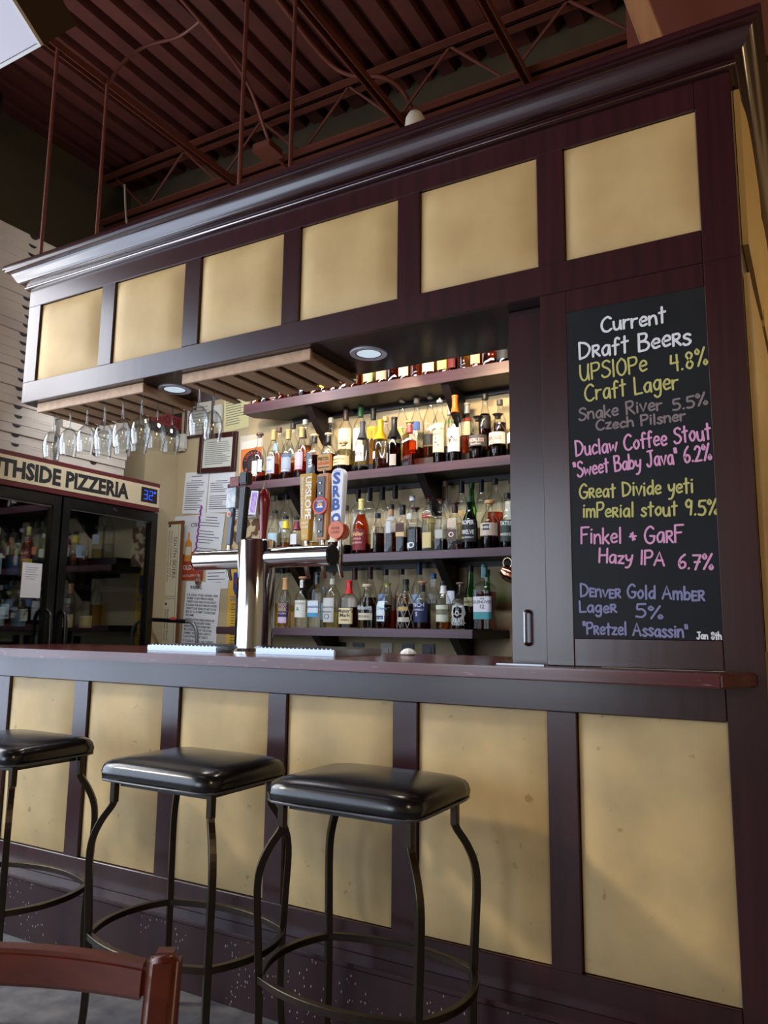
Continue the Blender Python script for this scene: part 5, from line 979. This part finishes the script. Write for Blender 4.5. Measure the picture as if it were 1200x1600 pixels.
# hand truck behind the bar
t = thing('hand_truck', (-3.25, 1.45, 0), 'grey tubular hand truck with a black grip, behind the bar', 'hand truck')
hx0, hx1 = -3.40, -3.085
pts = catmull([(hx1, 1.44, .1), (hx1, 1.44, .95), (hx1, 1.44, 1.10), (hx1-.012, 1.44, 1.15), (hx1-.045, 1.44, 1.185), (hx1-.09, 1.44, 1.192)], 5)
MB().tube(pts, .0115, 10).build('frame_tube', pmat('grey_tube', lin(120, 122, 126), .3, .3), t, smooth=60)
MB().tube([(hx1-.09, 1.44, 1.192), (hx0-.16, 1.44, 1.205)], .0135, 10).build('grip', BLACKP, t, smooth=60)
B((hx1-.21, 1.424, 1.202), (hx1-.165, 1.4275, 1.217), 'badge', col(206, 66, 60), t)
MB().tube([(hx0-.16, 1.44, 1.205), (hx0-.19, 1.44, 1.15), (hx0-.2, 1.44, .1)], .0115, 10).build('frame_tube', MATS['grey_tube'], t, smooth=60)
B((hx0-.21, 1.34, .02), (hx1+.02, 1.48, .03), 'toe_plate', STEEL, t); 
for xx in (hx0-.2, hx1): MB().lathe([(.03, -.02), (.09, -.018), (.1, 0), (.09, .018), (.03, .02)], (0, 0, 0), 20, M=Matrix.Translation((xx, 1.52, .1)) @ Matrix.Rotation(PI/2, 4, 'Y')).build('wheel', BLACKP, t, smooth=40)

# ------------------------------------------------------------------ bar stools
def stool(cx, cy, label):
    t = thing('bar_stool', (cx, cy, 0), label, 'bar stool', 'bar stools in front of the counter'); W2, D2 = .218, .172
    n = 14; vs = []; fs = []
    def ring(sx, sy, z, e=9): return [(cx+sx*(abs(math.cos(a))**e+abs(math.sin(a))**e)**(-1/e)*math.cos(a), cy+sy*(abs(math.cos(a))**e+abs(math.sin(a))**e)**(-1/e)*math.sin(a), z) for a in [2*PI*(k+.5)/48 for k in range(48)]]
    rings = [ring(W2-.012, D2-.012, .722, 14), ring(W2, D2, .728, 14), ring(W2+.003, D2+.003, .748, 14), ring(W2-.001, D2-.001, .764, 13), ring(W2-.007, D2-.007, .773, 12), ring(W2-.018, D2-.018, .780, 10), ring(W2-.05, D2-.045, .787, 7), ring(W2-.1, D2-.085, .792, 4), ring(.06, .05, .796, 2.5), ring(.01, .008, .797, 2)]
    vs = [p for r_ in rings for p in r_]; m_ = 48
    for i in range(len(rings)-1):
        for k in range(m_): fs.append((i*m_+k, i*m_+(k+1) % m_, (i+1)*m_+(k+1) % m_, (i+1)*m_+k))
    fs += [tuple(range(m_-1, -1, -1)), tuple((len(rings)-1)*m_+k for k in range(m_))]
    s = MB().add(vs, fs).build('seat', LEATHER, t, smooth=60)
    MB().tube(ring(W2+.003, D2+.003, .729), .0035, 6, closed=True).build('piping', pmat('grey_piping', lin(70, 70, 76), .3), s, smooth=60)
    for sx, sy in ((1, -1), (-1, -1), (1, 1), (-1, 1)):
        mb = MB(); MB().tube([(0, 0, 0), (0, 0, 1)], .01, 4)
        lx, ly = cx+sx*(W2-.034), cy+sy*(D2-.044); o = .048; q = .7071
        pl_ = [(0, .722), (0, .662), (.006, .648), (.030, .612), (.050, .565), (.056, .51), (.052, .42), (.046, .30), (.043, .2), (.046, .1), (.056, .0)]
        mb = MB(); mb.tube(catmull([(lx+sx*a*q*1.15, ly+sy*a*q*.9, z) for a, z in pl_[1:]], 3), .0135, 4, sq=True); mb.tube([(lx, ly, .722), (lx, ly, .66)], .0135, 4, sq=True); mb.build('leg', STOOLM, t, bevel=.0015, seg=1)
    kx, ky = W2-.034+.037, D2-.044+.029; zr = .302; c4 = [(cx-kx, cy-ky), (cx+kx, cy-ky), (cx+kx, cy+ky), (cx-kx, cy+ky)]
    for i in range(4):
        a, b = Vector((*c4[i], zr)), Vector((*c4[(i+1) % 4], zr)); d = (b-a); nn = Vector((d.y, -d.x, 0)).normalized(); L = d.length
        mb = MB(); mb.tube([a+d*u+nn*(.05*(1-(2*u-1)**2)) for u in [k/14 for k in range(15)]], .0125, 4, sq=True); mb.build('foot_rail', STOOLM, t, bevel=.0015, seg=1)
    mb = MB(); mb.box((cx-W2+.05, cy-D2+.05, .705), (cx+W2-.05, cy+D2-.05, .7215)); mb.build('seat_board', BLACKP, t)
    return t
s0 = stool(-.85, -.285, 'black cushioned bar stool nearest the chalkboard end, rightmost of three')
dup(s0, (-1.43, -.318, 0), 'black cushioned bar stool in the middle of the three')
dup(s0, (-2.225, -.345, 0), 'black cushioned bar stool at the left, cut by the picture edge')

# ------------------------------------------------------------------ wooden chair in the foreground
ch = thing('dining_chair', (-.45, -1.62, 0), 'red-brown wooden dining chair in the foreground, only its back showing', 'chair')
ux = Vector((.845, .535, 0)); uy = Vector((-.535, .845, 0)); org = Vector((-.345, -1.518, 0))   # right post, rail runs towards -ux, seat lies towards -uy
def lp(a, b, z): return org+ux*a+uy*b+Vector((0, 0, z))
def bar3(mb, pts, wv, tv):
    vs = []; 
    for p, w_, t_ in pts: vs += [p-ux*w_/2-uy*t_/2, p+ux*w_/2-uy*t_/2, p+ux*w_/2+uy*t_/2, p-ux*w_/2+uy*t_/2]
    n = len(pts); fs = [(0, 3, 2, 1), (4*n-4, 4*n-3, 4*n-2, 4*n-1)]
    for i in range(n-1): fs += [(4*i+k, 4*i+(k+1) % 4, 4*i+4+(k+1) % 4, 4*i+4+k) for k in range(4)]
    mb.add(vs, fs)
for a in (0, -.40):
    mb = MB(); bar3(mb, [(lp(a, -.02, 0), .03, .035), (lp(a, -.07, .45), .032, .038), (lp(a, -.04, .7), .031, .034), (lp(a, .0, .868), .030, .028)], 0, 0); mb.build('back_post', CHAIRW, ch, bevel=.007, seg=3, smooth=60)
def rail(z0, z1, name, arch=.0):
    vs = []; fs = []; n = 14
    for i in range(n+1):
        u = i/n; a = -.4+.015+(.4-.03)*u; bow = .028*(1-(2*u-1)**2); top = z1+arch*(1-(2*u-1)**2)
        bz = lambda z: -.04*(.86-z)/.16
        vs += [lp(a, bow-.011+bz(z0), z0+arch*.6*(1-(2*u-1)**2)), lp(a, bow+.011+bz(z0), z0+arch*.6*(1-(2*u-1)**2)), lp(a, bow+.011+bz(z1), top), lp(a, bow-.011+bz(z1), top)]
    fs = [(0, 1, 2, 3), (4*n+3, 4*n+2, 4*n+1, 4*n)]
    for i in range(n): fs += [(4*i+k, 4*i+4+k, 4*i+4+(k+1) % 4, 4*i+(k+1) % 4) for k in range(4)]
    MB().add(vs, fs).build(name, CHAIRW, ch, bevel=.004, smooth=40)
rail(.830, .858, 'top_rail', .006); rail(.62, .665, 'back_slat')
for a in (-.02, -.38):
    mb = MB(); bar3(mb, [(lp(a, -.43, 0), .028, .028), (lp(a, -.43, .43), .034, .034)], 0, 0); mb.build('front_leg', CHAIRW, ch, bevel=.004)
mb = MB(); pts = [lp(.02, -.46, .43), lp(.02, -.05, .43), lp(-.42, -.05, .43), lp(-.42, -.46, .43)]; mb.prism(pts, (0, 0, .035)); mb.build('seat', CHAIRW, ch, bevel=.008)

# ------------------------------------------------------------------ ceiling gear
def Lbar(mb, a, b, h=.05, t=.006, w=.05):
    a, b = Vector(a), Vector(b); d = (b-a).normalized(); s = d.cross(Vector((0, 0, 1))).normalized()*w; u = Vector((0, 0, h))
    for o in (s*.12, -s*.12-s*0):
        sg = 1 if o.dot(s) > 0 else -1
        mb.prism([a+o, a+o+s*sg, a+o+s*sg+Vector((0, 0, t)), a+o+Vector((0, 0, t))], b-a); mb.prism([a+o, a+o+s*sg*.12, a+o+s*sg*.12+u, a+o+u], b-a)
def joist(y, label, x0=XL+.02, x1=XR-.02):
    t = thing('ceiling_joist', (0, y, 4.0), label, 'roof joist', 'open-web roof joists')
    mb = MB(); Lbar(mb, (x0, y, 4.34), (x1, y, 4.34), .055, .007, .06); mb.build('top_chord', IRON, t); mb = MB(); Lbar(mb, (x0, y, 4.0), (x1, y, 4.0), .05, .007, .055); mb.build('bottom_chord', IRON, t)
    x = x0+.1; k = 0
    while x < x1-.5: MB().tube([(x, y, 4.02 if k % 2 else 4.35), (x+.33, y, 4.35 if k % 2 else 4.02)], .009, 6).build('web_rod', IRON, t, smooth=60); x += .33; k += 1
joist(1.4, 'rust-red open-web roof joist over the back wall shelves')
joist(-.2, 'rust-red open-web roof joist above the front of the bar', x0=-3.7)
def strut(x, label, y1=1.6):
    t = thing('strut_channel', (x, .8, 3.98), label, 'channel', 'steel channels under the roof'); mb = MB()
    mb.box((x-.02, -.3, 3.955), (x-.016, y1, 3.996)); mb.box((x+.016, -.3, 3.955), (x+.02, y1, 3.996)); mb.box((x-.016, -.3, 3.992), (x+.016, y1, 3.996)); mb.build('channel', IRON, t)
strut(-2.9, 'steel channel holding the two left hanging rods'); strut(-1.68, 'steel channel holding the middle pair of rods'); strut(-.95, 'steel channel crossing above the middle of the canopy')
for x, y, l in ((-2.9, .07, 'front hanging rod at the left end of the canopy'), (-2.875, .355, 'rear hanging rod at the left end of the canopy'), (-1.695, .07, 'front hanging rod of the middle pair above the canopy'), (-1.665, .355, 'rear hanging rod of the middle pair above the canopy')):
    t = thing('hanging_rod', (x, y, 2.7), l, 'rod', 'rods holding up the canopy'); MB().tube([(x, y, ZK), (x, y, 4.0)], .009, 10).build('rod', IRON, t, smooth=60)
    MB().lathe([(.016, 0), (.016, .012), (.009, .016)], (x, y, ZK), 6).build('nut', IRON, t)
def conduit(name, pts, r, label, cat='conduit', mt=IRON): tag(MB().tube(catmull(pts, 5), r, 8).build(name, mt, smooth=60), label, cat)
conduit('conduit', [(-2.30, -.3, 4.22), (-2.36, .4, 4.22), (-2.42, .9, 4.2), (-2.47, 1.2, 4.0), (-2.5, 1.38, 3.97), (-2.5, 1.63, 3.96)], .011, 'thin conduit running under the deck to the square junction box')
conduit('flexible_conduit', [(-2.88, .36, 3.96), (-2.82, .40, 4.1), (-2.72, .46, 4.2), (-2.55, .52, 4.23), (-2.37, .5, 4.24)], .009, 'curved flexible conduit arching from the left channel')
conduit('conduit', [(-1.95, -.3, 4.3), (-1.98, .6, 4.28), (-1.98, 1.0, 4.25), (-1.9, 1.15, 4.2), (-1.72, 1.25, 4.18), (-1.66, 1.4, 4.14), (-1.66, 1.62, 4.0)], .012, 'bent conduit crossing above the middle of the canopy')
conduit('conduit', [(-2.4, 1.45, 4.04), (-2.1, 1.5, 4.06), (-1.85, 1.52, 4.1), (-1.72, 1.54, 4.12), (-1.6, 1.6, 3.95)], .014, 'thick short conduit leaving the junction box beside the joist')
conduit('cable', [(-2.77, .42, 3.4), (-2.76, .44, 3.2), (-2.72, .47, 3.0), (-2.74, .46, 2.9), (-2.75, .42, 2.78)], .005, 'loose cable hanging beside the rear left rod', 'cable', col(120, 104, 92))
t = thing('junction_box', (-2.5, 1.22, 4.0), 'square rust-red junction box under the joist', 'junction box'); B((-2.565, 1.16, 3.955), (-2.44, 1.29, 4.0), 'box', IRON, t, .003); B((-2.57, 1.155, 3.95), (-2.435, 1.295, 3.955), 'cover', IRON, t)
t = thing('air_duct', (-3.95, 0, 4.05), 'dark round air duct along the left wall under the roof', 'duct'); MB().tube([(-3.93, -2, 4.15), (-3.93, .35, 4.15)], .15, 28).build('duct_pipe', pmat('dark_duct', lin(26, 22, 24), .5), t, smooth=40); MB().tube([(-3.93, .30, 4.15), (-3.93, .35, 4.15)], .165, 28).build('flange', MATS['dark_duct'], t, smooth=40)
t = thing('plastic_cup', (-.93, .12, ZK), 'translucent upturned plastic cup standing on the canopy', 'cup')
MB().lathe([(.034, .0), (.036, .15), (.037, .25), (.035, .28), (.024, .302), (.008, .309)], (-.955, .15, ZK), 20).build('body', pmat('frosted_plastic', lin(196, 186, 170), .35, 0, .5), t, smooth=50)
# tilted panel hanging at upper left
P0 = Vector((-1.80, -.749, 2.95)); dv = Vector((0, -.809, .588)); nv = Vector((0, -.588, -.809)); ex = Vector((-1, 0, 0))
pn = thing('ceiling_baffle', P0, 'white-faced tilted panel with a dark brown body hanging at the upper left', 'baffle')
def pp(a, b, c): return P0+ex*a+dv*b+nv*c
MB().prism([pp(0, 0, -.2), pp(.9, 0, -.2), pp(.9, .9, -.2), pp(0, .9, -.2)], nv*.19).build('body', pmat('brown_panel_side', lin(54, 36, 16), .7), pn)
MB().prism([pp(.012, .012, -.01), pp(.9, .012, -.01), pp(.9, .9, -.01), pp(.012, .9, -.01)], nv*.008).build('face', col(200, 192, 200, .5), pn)
mb = MB(); mb.prism([pp(0, 0, -.01), pp(.9, 0, -.01), pp(.9, .01, -.01), pp(0, .01, -.01)], nv*.014); mb.prism([pp(0, .01, -.01), pp(.01, .01, -.01), pp(.01, .9, -.01), pp(0, .9, -.01)], nv*.014); mb.build('rim', col(206, 200, 196, .4), pn)
for a in (.15, .7): MB().tube([pp(a, .45, -.2), (pp(a, .45, -.2).x, pp(a, .45, -.2).y, 4.4)], .004, 6).build('cable', BLACKP, pn)
# timber and dark beam above the right end
t = thing('wooden_brace', (-.16, .3, ZK), 'pale wooden brace standing on the canopy at the right', 'timber')
MB().prism([(-.125, .10, ZK+.081), (-.06, .10, ZK+.081), (-.22, .10, 3.4), (-.285, .10, 3.4)], (0, .07, 0)).build('post', pmat('pale_timber', lin(140, 96, 62), .5, 0, .5, lin(156, 110, 72), 5, (6, 6, 1)), t, bevel=.004)
t = thing('roof_beam', (.2, .9, 3.6), 'dark red beam behind the right end of the canopy', 'beam')
B((-.30, .62, 2.9), (.4, .70, 3.9), 'web', IRON, t); B((-.30, .58, 3.1), (.4, .62, 3.14), 'flange', IRON, t)
